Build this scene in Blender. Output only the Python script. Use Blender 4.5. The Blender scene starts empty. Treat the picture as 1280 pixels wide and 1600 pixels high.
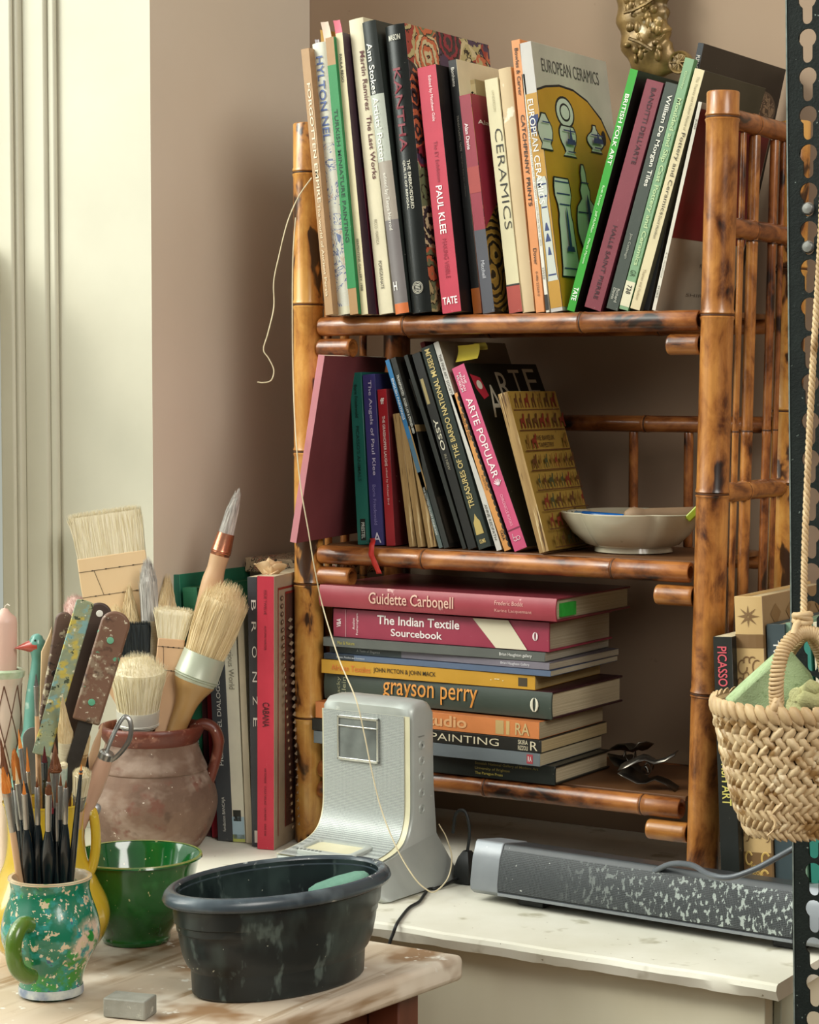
import bpy, bmesh, math, random
from mathutils import Vector, Matrix
random.seed(11)
sc = bpy.context.scene
COL = sc.collection
R = math.radians

# ------------------------------------------------------------------ camera
FPX = 3400.0                                   # focal length in pixels of a 1280 x 1600 frame
YAW, PITCH = R(32), R(3.37)
CAM = Vector((1.423, -2.0585, .53))
_cy, _sy, _cp, _sp = math.cos(YAW), math.sin(YAW), math.cos(PITCH), math.sin(PITCH)
RIGHT = Vector((_cy, _sy, 0)); FWD = Vector((-_sy*_cp, _cy*_cp, -_sp)); UP = Vector((-_sy*_sp, _cy*_sp, _cp))
cd = bpy.data.cameras.new('camera'); cam = bpy.data.objects.new('camera', cd); COL.objects.link(cam)
cd.sensor_fit = 'HORIZONTAL'; cd.sensor_width = 36; cd.lens = FPX/1280*36; cd.clip_start = .05; cd.clip_end = 60
cam.matrix_world = Matrix(((RIGHT.x, UP.x, -FWD.x, CAM.x), (RIGHT.y, UP.y, -FWD.y, CAM.y), (RIGHT.z, UP.z, -FWD.z, CAM.z), (0, 0, 0, 1)))
sc.camera = cam
sc.view_settings.view_transform = 'Standard'; sc.view_settings.look = 'None'
sc.view_settings.gamma = 1; sc.view_settings.use_curve_mapping = False
sc.view_settings.exposure = -.12

def hx(s):
    s = s.lstrip('#')
    return tuple((lambda c: c/12.92 if c <= .04045 else ((c+.055)/1.055)**2.4)(int(s[i:i+2], 16)/255) for i in (0, 2, 4))

# ------------------------------------------------------------------ world and daylight
w = bpy.data.worlds.new('world'); sc.world = w; w.use_nodes = True
wn = w.node_tree; bg = wn.nodes['Background']                     # overcast sky beyond the window side (-X), dim warm room on the other sides
tcw = wn.nodes.new('ShaderNodeTexCoord'); sxw = wn.nodes.new('ShaderNodeSeparateXYZ'); rw = wn.nodes.new('ShaderNodeValToRGB')
mw = wn.nodes.new('ShaderNodeMath'); mw.operation = 'MULTIPLY_ADD'; mw.inputs[1].default_value = .5; mw.inputs[2].default_value = .5
wn.links.new(tcw.outputs['Generated'], sxw.inputs[0]); wn.links.new(sxw.outputs['X'], mw.inputs[0]); wn.links.new(mw.outputs[0], rw.inputs[0])
e_ = rw.color_ramp.elements
e_[0].position = .30; e_[0].color = (2.3, 2.5, 2.35, 1); e_[1].position = .42; e_[1].color = (.47, .45, .42, 1)
rz = wn.nodes.new('ShaderNodeValToRGB'); wn.links.new(sxw.outputs['Z'], rz.inputs[0])      # less light comes up from the floor
rz.color_ramp.elements[0].position = .04; rz.color_ramp.elements[0].color = (.25, .24, .22, 1); rz.color_ramp.elements[1].position = .55; rz.color_ramp.elements[1].color = (1.45, 1.45, 1.45, 1)
mm = wn.nodes.new('ShaderNodeMix'); mm.data_type = 'RGBA'; mm.blend_type = 'MULTIPLY'; mm.inputs[0].default_value = 1
wn.links.new(rw.outputs[0], mm.inputs[6]); wn.links.new(rz.outputs[0], mm.inputs[7])
wn.links.new(mm.outputs[2], bg.inputs[0]); bg.inputs[1].default_value = .82
def area(name, loc, target, sx, sy, power, col):
    l = bpy.data.lights.new(name, 'AREA'); l.shape = 'RECTANGLE'; l.size = sx; l.size_y = sy; l.energy = power; l.color = hx(col)
    o = bpy.data.objects.new(name, l); COL.objects.link(o); o.location = loc
    d = Vector(target) - Vector(loc); o.rotation_euler = d.to_track_quat('-Z', 'Z').to_euler()
    return o
area('window_daylight', (-1.45, -1.45, 1.75), (.25, .0, .42), 1.8, 1.7, 72, '#f3f7ee')
area('right_fill_light', (3.2, -1.9, 2.3), (.25, .1, .45), 1.6, 1.5, 88, '#f8f4ec')  # added fill lamp out of view at right, brightens the covers facing it
sl = bpy.data.lights.new('hazy_sun', 'SUN'); sl.energy = 1.0; sl.angle = R(12); sl.color = hx('#fff8ea')
so = bpy.data.objects.new('hazy_sun', sl); COL.objects.link(so)
so.rotation_euler = Vector((.74, .66, -.62)).to_track_quat('-Z', 'Y').to_euler()

# ------------------------------------------------------------------ pixel measurements -> points in the room
def ray(x, y): return FWD + RIGHT*((x-640)/FPX) + UP*((800-y)/FPX)
def at(x, y, Y):                                # on the vertical plane Y
    d = ray(x, y); return CAM + d*((Y-CAM.y)/d.y)
def atx(x, y, X):
    d = ray(x, y); return CAM + d*((X-CAM.x)/d.x)
def atz(x, y, Z):
    d = ray(x, y); return CAM + d*((Z-CAM.z)/d.z)
def atd(x, y, dist): return CAM + ray(x, y)*dist
def dist(p): return (Vector(p)-CAM).dot(FWD)

# ------------------------------------------------------------------ materials
MATS = {}
def nodes(name):
    m = bpy.data.materials.new(name); m.use_nodes = True
    nt = m.node_tree; return m, nt, nt.nodes['Principled BSDF']
def N(nt, t, **k):
    n = nt.nodes.new(t)
    for a, v in k.items(): setattr(n, a, v)
    return n
def coords(nt, stretch=(1, 1, 1), kind='Object'):
    tc = N(nt, 'ShaderNodeTexCoord'); mp = N(nt, 'ShaderNodeMapping')
    mp.inputs['Scale'].default_value = stretch
    nt.links.new(tc.outputs[kind], mp.inputs['Vector']); return mp.outputs['Vector']
def noise(nt, vec, scale, detail=4, rough=.55, dist_=0):
    n = N(nt, 'ShaderNodeTexNoise'); n.inputs['Scale'].default_value = scale; n.inputs['Detail'].default_value = detail
    n.inputs['Roughness'].default_value = rough; n.inputs['Distortion'].default_value = dist_
    nt.links.new(vec, n.inputs['Vector']); return n.outputs['Fac']
def ramp(nt, fac, stops):
    r = N(nt, 'ShaderNodeValToRGB'); e = r.color_ramp.elements
    while len(e) < len(stops): e.new(.5)
    for el, (p, c) in zip(e, stops): el.position = p; el.color = (*c, 1) if len(c) == 3 else c
    nt.links.new(fac, r.inputs[0]); return r.outputs[0]
def mix(nt, fac, a, b):
    m = N(nt, 'ShaderNodeMix', data_type='RGBA')
    if isinstance(fac, (int, float)): m.inputs[0].default_value = fac
    else: nt.links.new(fac, m.inputs[0])
    for s, v in ((6, a), (7, b)):
        if isinstance(v, tuple): m.inputs[s].default_value = (*v[:3], 1)
        else: nt.links.new(v, m.inputs[s])
    return m.outputs[2]
def bump(nt, bs, h, strength, distance=.001):
    b = N(nt, 'ShaderNodeBump'); b.inputs['Strength'].default_value = strength; b.inputs['Distance'].default_value = distance
    nt.links.new(h, b.inputs['Height']); nt.links.new(b.outputs[0], bs.inputs['Normal'])
BW = ((0, 0, 0), (1, 1, 1))
def mat(name, c1, c2=None, scale=25, rough=.5, metal=0, bmp=0, bscale=300, stretch=(1, 1, 1), spots=(), balls=(), coat=0, spec=.5):
    """mottled colour c1..c2, extra speckles (colour, scale, threshold, softness[, stretch]) and ball shaped patches (colour, centre, radius)"""
    if name in MATS: return MATS[name]
    m, nt, bs = nodes(name)
    c1 = hx(c1) if isinstance(c1, str) else c1
    c2 = c1 if c2 is None else (hx(c2) if isinstance(c2, str) else c2)
    v = coords(nt, stretch)
    col = ramp(nt, noise(nt, v, scale, 5), [(.32, c1), (.68, c2)])
    for b in balls:
        tc = N(nt, 'ShaderNodeTexCoord'); dn = N(nt, 'ShaderNodeVectorMath', operation='DISTANCE')
        wob = N(nt, 'ShaderNodeMath', operation='MULTIPLY_ADD'); nz = noise(nt, tc.outputs['Object'], 90, 3)
        nt.links.new(tc.outputs['Object'], dn.inputs[0]); dn.inputs[1].default_value = b[1]
        nt.links.new(nz, wob.inputs[0]); wob.inputs[1].default_value = b[2]*.6; nt.links.new(dn.outputs['Value'], wob.inputs[2])
        f = ramp(nt, wob.outputs[0], [(b[2]*1.28, (1, 1, 1)), (b[2]*1.31, (0, 0, 0))])
        col = mix(nt, f, col, hx(b[0]))
    for s in spots:
        vv = coords(nt, s[4]) if len(s) > 4 else coords(nt)
        f = ramp(nt, noise(nt, vv, s[1], 3, .6), [(s[2], BW[0]), (min(1, s[2]+s[3]), BW[1])])
        col = mix(nt, f, col, hx(s[0]))
    nt.links.new(col, bs.inputs['Base Color'])
    bs.inputs['Roughness'].default_value = rough; bs.inputs['Metallic'].default_value = metal
    bs.inputs['Coat Weight'].default_value = coat; bs.inputs['Coat Roughness'].default_value = .08
    bs.inputs['Specular IOR Level'].default_value = spec
    if bmp: bump(nt, bs, noise(nt, coords(nt, stretch), bscale, 4), bmp)
    MATS[name] = m; return m
def paper(c, gloss=.42):                       # printed or cloth covered board with scuffs
    k = 'cover '+c+str(gloss)
    if k in MATS: return MATS[k]
    r, g, b = hx(c)
    return mat(k, (r*.9, g*.9, b*.9), (min(1, r*1.08+.004), min(1, g*1.08+.004), min(1, b*1.08+.004)), 18, gloss, bmp=.08, bscale=700,
               spots=(('#b9b1a4', 130, .74, .05),))
def ink(c): return mat('ink '+c, c, rough=.5)
def pages(c='#e3d6b6'):
    k = 'pages '+c
    if k in MATS: return MATS[k]
    r, g, b = hx(c)
    return mat(k, (r*.62, g*.6, b*.55), (r, g, b), 1, .85, stretch=(1500, 6, 2), bmp=.3, bscale=1)
def bamboo(name, light, mid, dark, black=.62, rings=()):
    if name in MATS: return MATS[name]
    m, nt, bs = nodes(name)
    tc = N(nt, 'ShaderNodeTexCoord'); oi = N(nt, 'ShaderNodeObjectInfo')
    sh = N(nt, 'ShaderNodeVectorMath', operation='SCALE'); sh.inputs[0].default_value = (3.1, 1.7, 5.3)
    nt.links.new(oi.outputs['Random'], sh.inputs['Scale'])
    ad = N(nt, 'ShaderNodeVectorMath', operation='ADD'); nt.links.new(tc.outputs['Object'], ad.inputs[0]); nt.links.new(sh.outputs[0], ad.inputs[1])
    def mp(s):
        q = N(nt, 'ShaderNodeMapping'); q.inputs['Scale'].default_value = s; nt.links.new(ad.outputs[0], q.inputs['Vector']); return q.outputs[0]
    a = noise(nt, mp((1, 1, .5)), 34, 5, .62, .4)
    st = noise(nt, mp((1, 1, .03)), 260, 3)
    col = ramp(nt, a, [(.36, hx(light)), (.50, hx(mid)), (.62, hx(dark))])
    col = mix(nt, ramp(nt, st, [(.40, (0, 0, 0)), (.75, (.3, .3, .3))]), col, hx(dark))
    bl = noise(nt, mp((1, 1, .5)), 34, 3, .55, .5)
    col = mix(nt, ramp(nt, bl, [(black, (0, 0, 0)), (black+.045, (.88, .88, .88))]), col, hx('#1a0f08'))
    nt.links.new(col, bs.inputs['Base Color']); bs.inputs['Roughness'].default_value = .30
    bs.inputs['Coat Weight'].default_value = .25; bs.inputs['Coat Roughness'].default_value = .15
    bump(nt, bs, st, .12); MATS[name] = m; return m
def grille(name, c_hole, c_metal, pitch, splash=False, rough=.45, metal=.0, plane='xz'):
    if name in MATS: return MATS[name]
    m, nt, bs = nodes(name)
    tc = N(nt, 'ShaderNodeTexCoord'); mp = N(nt, 'ShaderNodeMapping')
    s = 1/pitch; mp.inputs['Scale'].default_value = (s, 0, s) if plane == 'xz' else (s, s, 0)
    nt.links.new(tc.outputs['Object'], mp.inputs['Vector'])
    vo = N(nt, 'ShaderNodeTexVoronoi'); vo.inputs['Scale'].default_value = 1; vo.inputs['Randomness'].default_value = 0.12
    nt.links.new(mp.outputs[0], vo.inputs['Vector'])
    f = ramp(nt, vo.outputs['Distance'], [(.28, (0, 0, 0)), (.40, (1, 1, 1))])
    col = mix(nt, f, hx(c_hole), hx(c_metal))
    if splash:
        ob = coords(nt); sep = N(nt, 'ShaderNodeSeparateXYZ'); nt.links.new(tc.outputs['Object'], sep.inputs[0])
        side = ramp(nt, sep.outputs['X'], [(.10, (0, 0, 0)), (.26, (1, 1, 1))])
        n1 = ramp(nt, noise(nt, coords(nt, (1, 1, .6)), 240, 3, .55), [(.545, (0, 0, 0)), (.60, (.85, .85, .85))])
        mu = N(nt, 'ShaderNodeMix', data_type='RGBA', blend_type='MULTIPLY'); mu.inputs[0].default_value = 1
        nt.links.new(side, mu.inputs[6]); nt.links.new(n1, mu.inputs[7])
        col = mix(nt, mu.outputs[2], col, hx('#b9c3bd'))
        n2 = ramp(nt, noise(nt, ob, 190, 2), [(.72, (0, 0, 0)), (.75, (.8, .8, .8))])
        col = mix(nt, n2, col, hx('#d0d4ce'))
    nt.links.new(col, bs.inputs['Base Color']); bs.inputs['Roughness'].default_value = rough; bs.inputs['Metallic'].default_value = metal
    bump(nt, bs, f, .4); MATS[name] = m; return m
def textile(name, cols, scale, kind='voronoi', rough=.4):
    """busy printed cover: several colours laid out by voronoi cells, rings or noise"""
    if name in MATS: return MATS[name]
    m, nt, bs = nodes(name); v = coords(nt)
    if kind == 'voronoi':
        vo = N(nt, 'ShaderNodeTexVoronoi'); vo.inputs['Scale'].default_value = scale; nt.links.new(v, vo.inputs['Vector'])
        wv = N(nt, 'ShaderNodeMath', operation='FRACT'); ml = N(nt, 'ShaderNodeMath', operation='MULTIPLY'); ml.inputs[1].default_value = 3.2
        nt.links.new(vo.outputs['Distance'], ml.inputs[0]); nt.links.new(ml.outputs[0], wv.inputs[0]); f = wv.outputs[0]
    elif kind == 'rings':
        vo = N(nt, 'ShaderNodeTexVoronoi'); vo.inputs['Scale'].default_value = scale; nt.links.new(v, vo.inputs['Vector'])
        wv = N(nt, 'ShaderNodeMath', operation='FRACT'); ml = N(nt, 'ShaderNodeMath', operation='MULTIPLY'); ml.inputs[1].default_value = 7
        nt.links.new(vo.outputs['Distance'], ml.inputs[0]); nt.links.new(ml.outputs[0], wv.inputs[0]); f = wv.outputs[0]
    else: f = noise(nt, v, scale, 3, .6, 1.5)
    lo, hi = (.0, 1.) if kind != 'noise' else (.3, .7)
    st = [(lo+(hi-lo)*i/len(cols), hx(c)) for i, c in enumerate(cols)]
    r = N(nt, 'ShaderNodeValToRGB'); r.color_ramp.interpolation = 'CONSTANT' if kind != 'soft' else 'LINEAR'
    e = r.color_ramp.elements
    while len(e) < len(st): e.new(.5)
    for el, (p, c) in zip(e, st): el.position = p; el.color = (*c, 1)
    nt.links.new(f, r.inputs[0])
    nt.links.new(r.outputs[0], bs.inputs['Base Color']); bs.inputs['Roughness'].default_value = rough
    MATS[name] = m; return m

def quilt(name, cols, scale, rings=4, dark='#1c1614', rough=.4, warp=.35):
    """printed flowers: random coloured cells with concentric petals and dark outlines"""
    if name in MATS: return MATS[name]
    m, nt, bs = nodes(name); v = coords(nt)
    vo = N(nt, 'ShaderNodeTexVoronoi'); vo.inputs['Scale'].default_value = scale; vo.inputs['Randomness'].default_value = .8; nt.links.new(v, vo.inputs['Vector'])
    def pal(off):
        sp_ = N(nt, 'ShaderNodeSeparateColor'); nt.links.new(vo.outputs['Color'], sp_.inputs[0])
        r = N(nt, 'ShaderNodeValToRGB'); r.color_ramp.interpolation = 'CONSTANT'; e = r.color_ramp.elements
        cc = cols[off:]+cols[:off]
        while len(e) < len(cc): e.new(.5)
        for i, (el, c) in enumerate(zip(e, cc)): el.position = i/len(cc); el.color = (*hx(c), 1)
        nt.links.new(sp_.outputs[off % 3], r.inputs[0]); return r.outputs[0]
    nz = noise(nt, v, scale*5, 2); ad = N(nt, 'ShaderNodeMath', operation='MULTIPLY_ADD'); ad.inputs[1].default_value = warp; nt.links.new(nz, ad.inputs[0]); nt.links.new(vo.outputs['Distance'], ad.inputs[2])
    ml = N(nt, 'ShaderNodeMath', operation='MULTIPLY'); ml.inputs[1].default_value = rings; nt.links.new(ad.outputs[0], ml.inputs[0])
    fr_ = N(nt, 'ShaderNodeMath', operation='FRACT'); nt.links.new(ml.outputs[0], fr_.inputs[0])
    col = mix(nt, ramp(nt, fr_.outputs[0], [(.40, (0, 0, 0)), (.44, (1, 1, 1))]), pal(0), pal(1))
    col = mix(nt, ramp(nt, fr_.outputs[0], [(.84, (0, 0, 0)), (.88, (1, 1, 1))]), col, hx(dark))
    nt.links.new(col, bs.inputs['Base Color']); bs.inputs['Roughness'].default_value = rough; MATS[name] = m; return m

# ------------------------------------------------------------------ mesh building
class B:
    def __init__(s): s.v = []; s.f = []; s.m = []
    def add(s, vs, fs, mi=0, M=None):
        o = len(s.v)
        s.v += [(M @ Vector(p))[:] if M else tuple(p) for p in vs]
        s.f += [[i+o for i in f] for f in fs]; s.m += [mi]*len(fs); return s
    def box(s, x0, x1, y0, y1, z0, z1, mi=0, M=None):
        return s.add([(x0, y0, z0), (x1, y0, z0), (x1, y1, z0), (x0, y1, z0), (x0, y0, z1), (x1, y0, z1), (x1, y1, z1), (x0, y1, z1)],
                     [(3, 2, 1, 0), (4, 5, 6, 7), (0, 1, 5, 4), (1, 2, 6, 5), (2, 3, 7, 6), (3, 0, 4, 7)], mi, M)
    def loft(s, rings, mi=0, cap0=True, cap1=True, M=None, closed=True):
        n = len(rings[0]); vs = [p for r in rings for p in r]; fs = []
        for i in range(len(rings)-1):
            for j in range(n if closed else n-1):
                k = (j+1) % n; fs.append((i*n+j, i*n+k, (i+1)*n+k, (i+1)*n+j))
        if cap0: fs.append(tuple(range(n-1, -1, -1)))
        if cap1: fs.append(tuple((len(rings)-1)*n+j for j in range(n)))
        return s.add(vs, fs, mi, M)
    def lathe(s, prof, seg=40, mi=0, M=None, ey=1.0, cap0=True, cap1=True):
        rings = [[(r*math.cos(2*math.pi*j/seg), ey*r*math.sin(2*math.pi*j/seg), z) for j in range(seg)] for r, z in prof]
        return s.loft(rings, mi, cap0, cap1, M)
    def tube(s, pts, rad, seg=10, mi=0, caps=True, flat=1.0, up=None, M=None):
        pts = [Vector(p) for p in pts]; n = len(pts)
        if not isinstance(rad, (list, tuple)): rad = [rad]*n
        T = [(pts[min(i+1, n-1)]-pts[max(i-1, 0)]).normalized() for i in range(n)]
        a = Vector(up) if up else Vector((0, 0, 1))
        if abs(a.dot(T[0])) > .95 and not up: a = Vector((1, 0, 0))
        rings = []
        for i in range(n):
            a = (a - T[i]*a.dot(T[i])).normalized(); b = T[i].cross(a)
            rings.append([pts[i]+(a*math.cos(t)*flat+b*math.sin(t))*rad[i] for t in [2*math.pi*j/seg for j in range(seg)]])
        return s.loft(rings, mi, caps, caps, M)
    def ball(s, c, r, seg=16, rings=10, mi=0, M=None):
        if not isinstance(r, (list, tuple)): r = (r, r, r)
        pr = []
        for i in range(rings+1):
            t = -math.pi/2+math.pi*i/rings; e = max(1e-4, math.cos(t))
            pr.append([(c[0]+r[0]*e*math.cos(2*math.pi*j/seg), c[1]+r[1]*e*math.sin(2*math.pi*j/seg), c[2]+r[2]*math.sin(t)) for j in range(seg)])
        return s.loft(pr, mi, True, True, M)
    def prism(s, poly, n, depth, mi=0, M=None):          # extrude a 3D polygon along n
        n = Vector(n)*depth; k = len(poly); P = [Vector(p) for p in poly]
        vs = P+[p+n for p in P]
        fs = [tuple(range(k-1, -1, -1)), tuple(range(k, 2*k))]+[(i, (i+1) % k, k+(i+1) % k, k+i) for i in range(k)]
        return s.add(vs, fs, mi, M)
    def build(s, name, mats, parent=None, smooth=35, bevel=0, bseg=2, fix=True, M=None):
        me = bpy.data.meshes.new(name); me.from_pydata(s.v, [], s.f)
        if not isinstance(mats, (list, tuple)): mats = [mats]
        for m in mats: me.materials.append(m)
        me.polygons.foreach_set('material_index', s.m)
        if fix:
            bm = bmesh.new(); bm.from_mesh(me); bmesh.ops.recalc_face_normals(bm, faces=bm.faces); bm.to_mesh(me); bm.free()
        if smooth:
            me.polygons.foreach_set('use_smooth', [True]*len(s.f)); me.set_sharp_from_angle(angle=R(smooth))
        me.update()
        o = bpy.data.objects.new(name, me); COL.objects.link(o)
        if parent: o.parent = parent
        if M is not None: o.matrix_local = M
        if bevel:
            b = o.modifiers.new('bevel', 'BEVEL'); b.width = bevel; b.segments = bseg; b.limit_method = 'ANGLE'; b.angle_limit = R(40); b.harden_normals = False
        return o
def thing(name, label, cat, loc=(0, 0, 0), M=None, group=None):
    o = bpy.data.objects.new(name, None); o.empty_display_size = .02; COL.objects.link(o)
    if M is not None: o.matrix_world = M
    else: o.location = loc
    o['label'] = label; o['category'] = cat
    if group: o['group'] = group
    return o
def tag(o, label, cat, group=None):
    o['label'] = label; o['category'] = cat
    if group: o['group'] = group
    return o
def struct(o): o['kind'] = 'structure'; return o
def frame(p, z, face=None):                    # matrix with +Z along z and -Y turned to 'face' (default: to the camera)
    p = Vector(p); z = Vector(z).normalized(); f = Vector(face) if face else (CAM-p)
    y = -(f-z*f.dot(z)).normalized(); x = y.cross(z)
    return Matrix(((x.x, y.x, z.x, p.x), (x.y, y.y, z.y, p.y), (x.z, y.z, z.z, p.z), (0, 0, 0, 1)))
def smooth_path(pts, n=8):                     # Catmull-Rom through points
    P = [Vector(p) for p in pts]; P = [P[0]*2-P[1]]+P+[P[-1]*2-P[-2]]; out = []
    for i in range(1, len(P)-2):
        for k in range(n):
            t = k/n; a, b, c, d = P[i-1], P[i], P[i+1], P[i+2]
            out.append(.5*((2*b)+(c-a)*t+(2*a-5*b+4*c-d)*t*t+(3*b-a-3*c+d)*t**3))
    return out+[P[-2]]

# ------------------------------------------------------------------ lettering
TXT = {}
def glyphs(s, bold=0.0):
    k = (s, bold)
    if k not in TXT:
        c = bpy.data.curves.new('lettering', 'FONT'); c.body = s; c.size = 1; c.resolution_u = 3; c.offset = bold
        o = bpy.data.objects.new('lettering', c); me = bpy.data.meshes.new_from_object(o)
        vs = [v.co.copy() for v in me.vertices]; fs = [tuple(p.vertices) for p in me.polygons]
        bpy.data.objects.remove(o); bpy.data.curves.remove(c); bpy.data.meshes.remove(me)
        x0 = min(v.x for v in vs); x1 = max(v.x for v in vs); y0 = min(v.y for v in vs); y1 = max(v.y for v in vs)
        TXT[k] = ([((v.x-x0)/(x1-x0), (v.y-y0)/(y1-y0)) for v in vs], fs)
    return TXT[k]
def write(b, s, fn, mi=0, bold=0.0):            # fn maps (u, v) in the text box to a point
    vs, fs = glyphs(s, bold)
    b.add([fn(u, v) for u, v in vs], fs, mi)

# ------------------------------------------------------------------ books
def book(label, t, h, w, loc, lean=0, yaw=0, spine='#333333', front=None, back=None, hard=True, page='#dccfae', letters=(), bands=(),
         flat=False, rnd=0.0, group=None, name='book', spine_mat=None, front_mat=None, cat='book', tilt=0, gloss=.42):
    """local axes: x across the spine (0..t, front cover at t), y into the book, z up; letters: (text, s0, s1, a0, a1, colour, mode[, bold])"""
    M = Matrix.Translation(loc) @ Matrix.Rotation(yaw, 4, 'Z') @ Matrix.Rotation(lean, 4, 'Y') @ Matrix.Rotation(tilt, 4, 'X')
    if flat: M = M @ Matrix.Rotation(R(-90), 4, 'Y')
    root = thing(name, label, cat, M=M, group=group)
    c = min(.0022 if hard else .0006, t*.2); ov = .0025 if hard else .0002; bul = rnd*t
    ys = lambda x: bul*(2*x/t-1)**2
    ns = 8 if rnd else 2
    outer = [(0, w)]+[(t*i/ns, ys(t*i/ns)) for i in range(ns+1)]+[(t, w)]
    inner = [(c, w)]+[(c+(t-2*c)*i/ns, ys(t*i/ns)+c) for i in range(ns+1)]+[(t-c, w)]
    b = B(); n = len(outer)
    vs = [(x, y, z) for z in (0, h) for P in (outer, inner) for x, y in P]
    def F(a, bb, cc, d, mi): b.f.append([a, bb, cc, d]); b.m.append(mi)
    b.v = vs
    for i in range(n-1):
        mi = 2 if i == 0 else (1 if i == n-2 else 0)
        F(i, i+1, 2*n+i+1, 2*n+i, mi); F(n+i+1, n+i, 3*n+i, 3*n+i+1, mi)
        F(i+1, i, n+i, n+i+1, mi); F(2*n+i, 2*n+i+1, 3*n+i+1, 3*n+i, mi)
    F(0, 2*n, 3*n, n, 2); F(n-1, 2*n-1, 4*n-1, 3*n-1, 1)
    sm = spine_mat or paper(spine, gloss)
    b.build('cover', [sm, front_mat or (paper(front, gloss) if front else sm), paper(back, gloss) if back else sm], root, bevel=.0004 if t > .004 else 0, bseg=1)
    p = B().box(c+.0001, t-c-.0001, bul+c+.0002, w-ov, ov, h-ov)
    p.build('pages', pages(page), root)
    for k, (s0, s1, a0, a1, col) in enumerate(bands):
        q = B(); xs = [t*(a0+(a1-a0)*i/6) for i in range(7)]
        P = [(x, ys(x)-.00025) for x in xs]
        vs = [(x, y, z) for z in (h*(1-s1), h*(1-s0)) for x, y in P]
        q.add(vs, [(i, i+1, 7+i+1, 7+i) for i in range(6)])
        q.build('spine_band', paper(col) if isinstance(col, str) else col, root, fix=False)
    by = {}
    for L in letters: by.setdefault(L[5], []).append(L)
    for col, Ls in by.items():
        q = B()
        for L in Ls:
            s, s0, s1, a0, a1, _, mode = L[:7]; bold = L[7] if len(L) > 7 else 0.0
            if mode == 'd': fn = lambda u, v: ((lambda x: (x, ys(x)-.0006-bul*(a1-a0)**2, h*(1-s0-(s1-s0)*u)))(t*(a0+(a1-a0)*v)))
            elif mode == 'u': fn = lambda u, v: ((lambda x: (x, ys(x)-.0006-bul*(a1-a0)**2, h*(1-s1+(s1-s0)*u)))(t*(a1-(a1-a0)*v)))
            elif mode == 'h': fn = lambda u, v: ((lambda x: (x, ys(x)-.0006-bul*(a1-a0)**2, h*(1-s1+(s1-s0)*v)))(t*(a0+(a1-a0)*u)))
            else: fn = lambda u, v: (t+.0004, w*(a0+(a1-a0)*u), h*(1-s1+(s1-s0)*v))       # 'f': on the front cover
            write(q, s, fn, 0, bold)
        q.build('lettering', ink(col), root, smooth=0, fix=False)
    root['t'] = t; root['h'] = h; root['w'] = w
    return root
def cover_art(root, shapes, name='cover_picture'):  # shapes: (material, [(b, s)...]) polygons on the front cover in fractions of depth / height from the top
    t, h, w = root['t'], root['h'], root['w']; b = B(); ms = []
    for k, (m, pts) in enumerate(shapes):
        if m not in ms: ms.append(m)
        b.add([(t+.0003+.00012*k, w*x, h*(1-y)) for x, y in pts], [tuple(range(len(pts)))], ms.index(m))
    return b.build(name, ms, root, smooth=0, fix=False)
def oval(cx, cy, rx, ry, n=20): return [(cx+rx*math.cos(-2*math.pi*i/n), cy+ry*math.sin(-2*math.pi*i/n)) for i in range(n)]
def fit(BL, BR, TL, TR, Y):
    bl, br, tl, tr = (at(*p, Y) for p in (BL, BR, TL, TR))
    d = (tl-bl)+(tr-br); lean = math.atan2(d.x, d.z); ml, mr = (bl+tl)/2, (br+tr)/2
    t = (mr-ml).x*math.cos(lean)-(mr-ml).z*math.sin(lean)
    return dict(x=bl.x, z=(bl.z+br.z)/2, lean=lean, t=abs(t), h=((tl-bl).length+(tr-br).length)/2)
def shelved(label, quad, Y, z, w, **k):          # a book standing on a shelf, measured by the four corners of its spine
    q = fit(*quad, Y); t = q['t']-.0006
    zz = z+.0003+max(0, t*math.sin(q['lean']))
    return book(label, t, q['h'], w, (q['x']+.0003+(z-q['z'])*math.tan(q['lean'])*0, Y, zz), q['lean'], **k)
# ================================================================== THE ROOM
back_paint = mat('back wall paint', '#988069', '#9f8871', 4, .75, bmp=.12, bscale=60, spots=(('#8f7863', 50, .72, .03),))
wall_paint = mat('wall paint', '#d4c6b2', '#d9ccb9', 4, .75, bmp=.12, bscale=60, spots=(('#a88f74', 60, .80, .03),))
cream_paint = mat('window paint', '#c6c2ae', '#d0ccb8', 5, .5, bmp=.12, bscale=50, spots=(('#c9c0a6', 70, .78, .05),))
white_ledge = mat('ledge paint', '#dcd8c6', '#eae7d9', 9, .55, bmp=.25, bscale=70, spots=(('#bdb7a0', 22, .60, .10), ('#8f8266', 120, .70, .03)))
cupboard_paint = mat('cupboard paint', '#d6cfb4', '#e2dcc4', 6, .5, bmp=.2, bscale=40, stretch=(1, 1, .3), spots=(('#8a8264', 60, .79, .03),))
WX, WB, REV = -.169, .25, -.0736
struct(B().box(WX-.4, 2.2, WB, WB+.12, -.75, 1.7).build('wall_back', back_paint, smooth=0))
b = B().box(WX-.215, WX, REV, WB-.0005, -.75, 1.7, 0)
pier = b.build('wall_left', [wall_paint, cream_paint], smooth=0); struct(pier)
for p in pier.data.polygons:
    if p.normal.y < -.5: p.material_index = 1
struct(B().box(WX-.215, WX, -2.2, REV-.0005, -.75, -.03).build('wall_left', wall_paint, smooth=0))
struct(B().box(-1.2, 2.6, -2.6, WB, -.80, -.75).build('floor', mat('floor boards', '#6f5a44', '#83694d', 8, .6), smooth=0))
struct(B().box(WX-.26, WX-.001, -2.2, REV-.001, -.0295, -.0005).build('trim_1', cream_paint, bevel=.003))      # window sill
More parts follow.
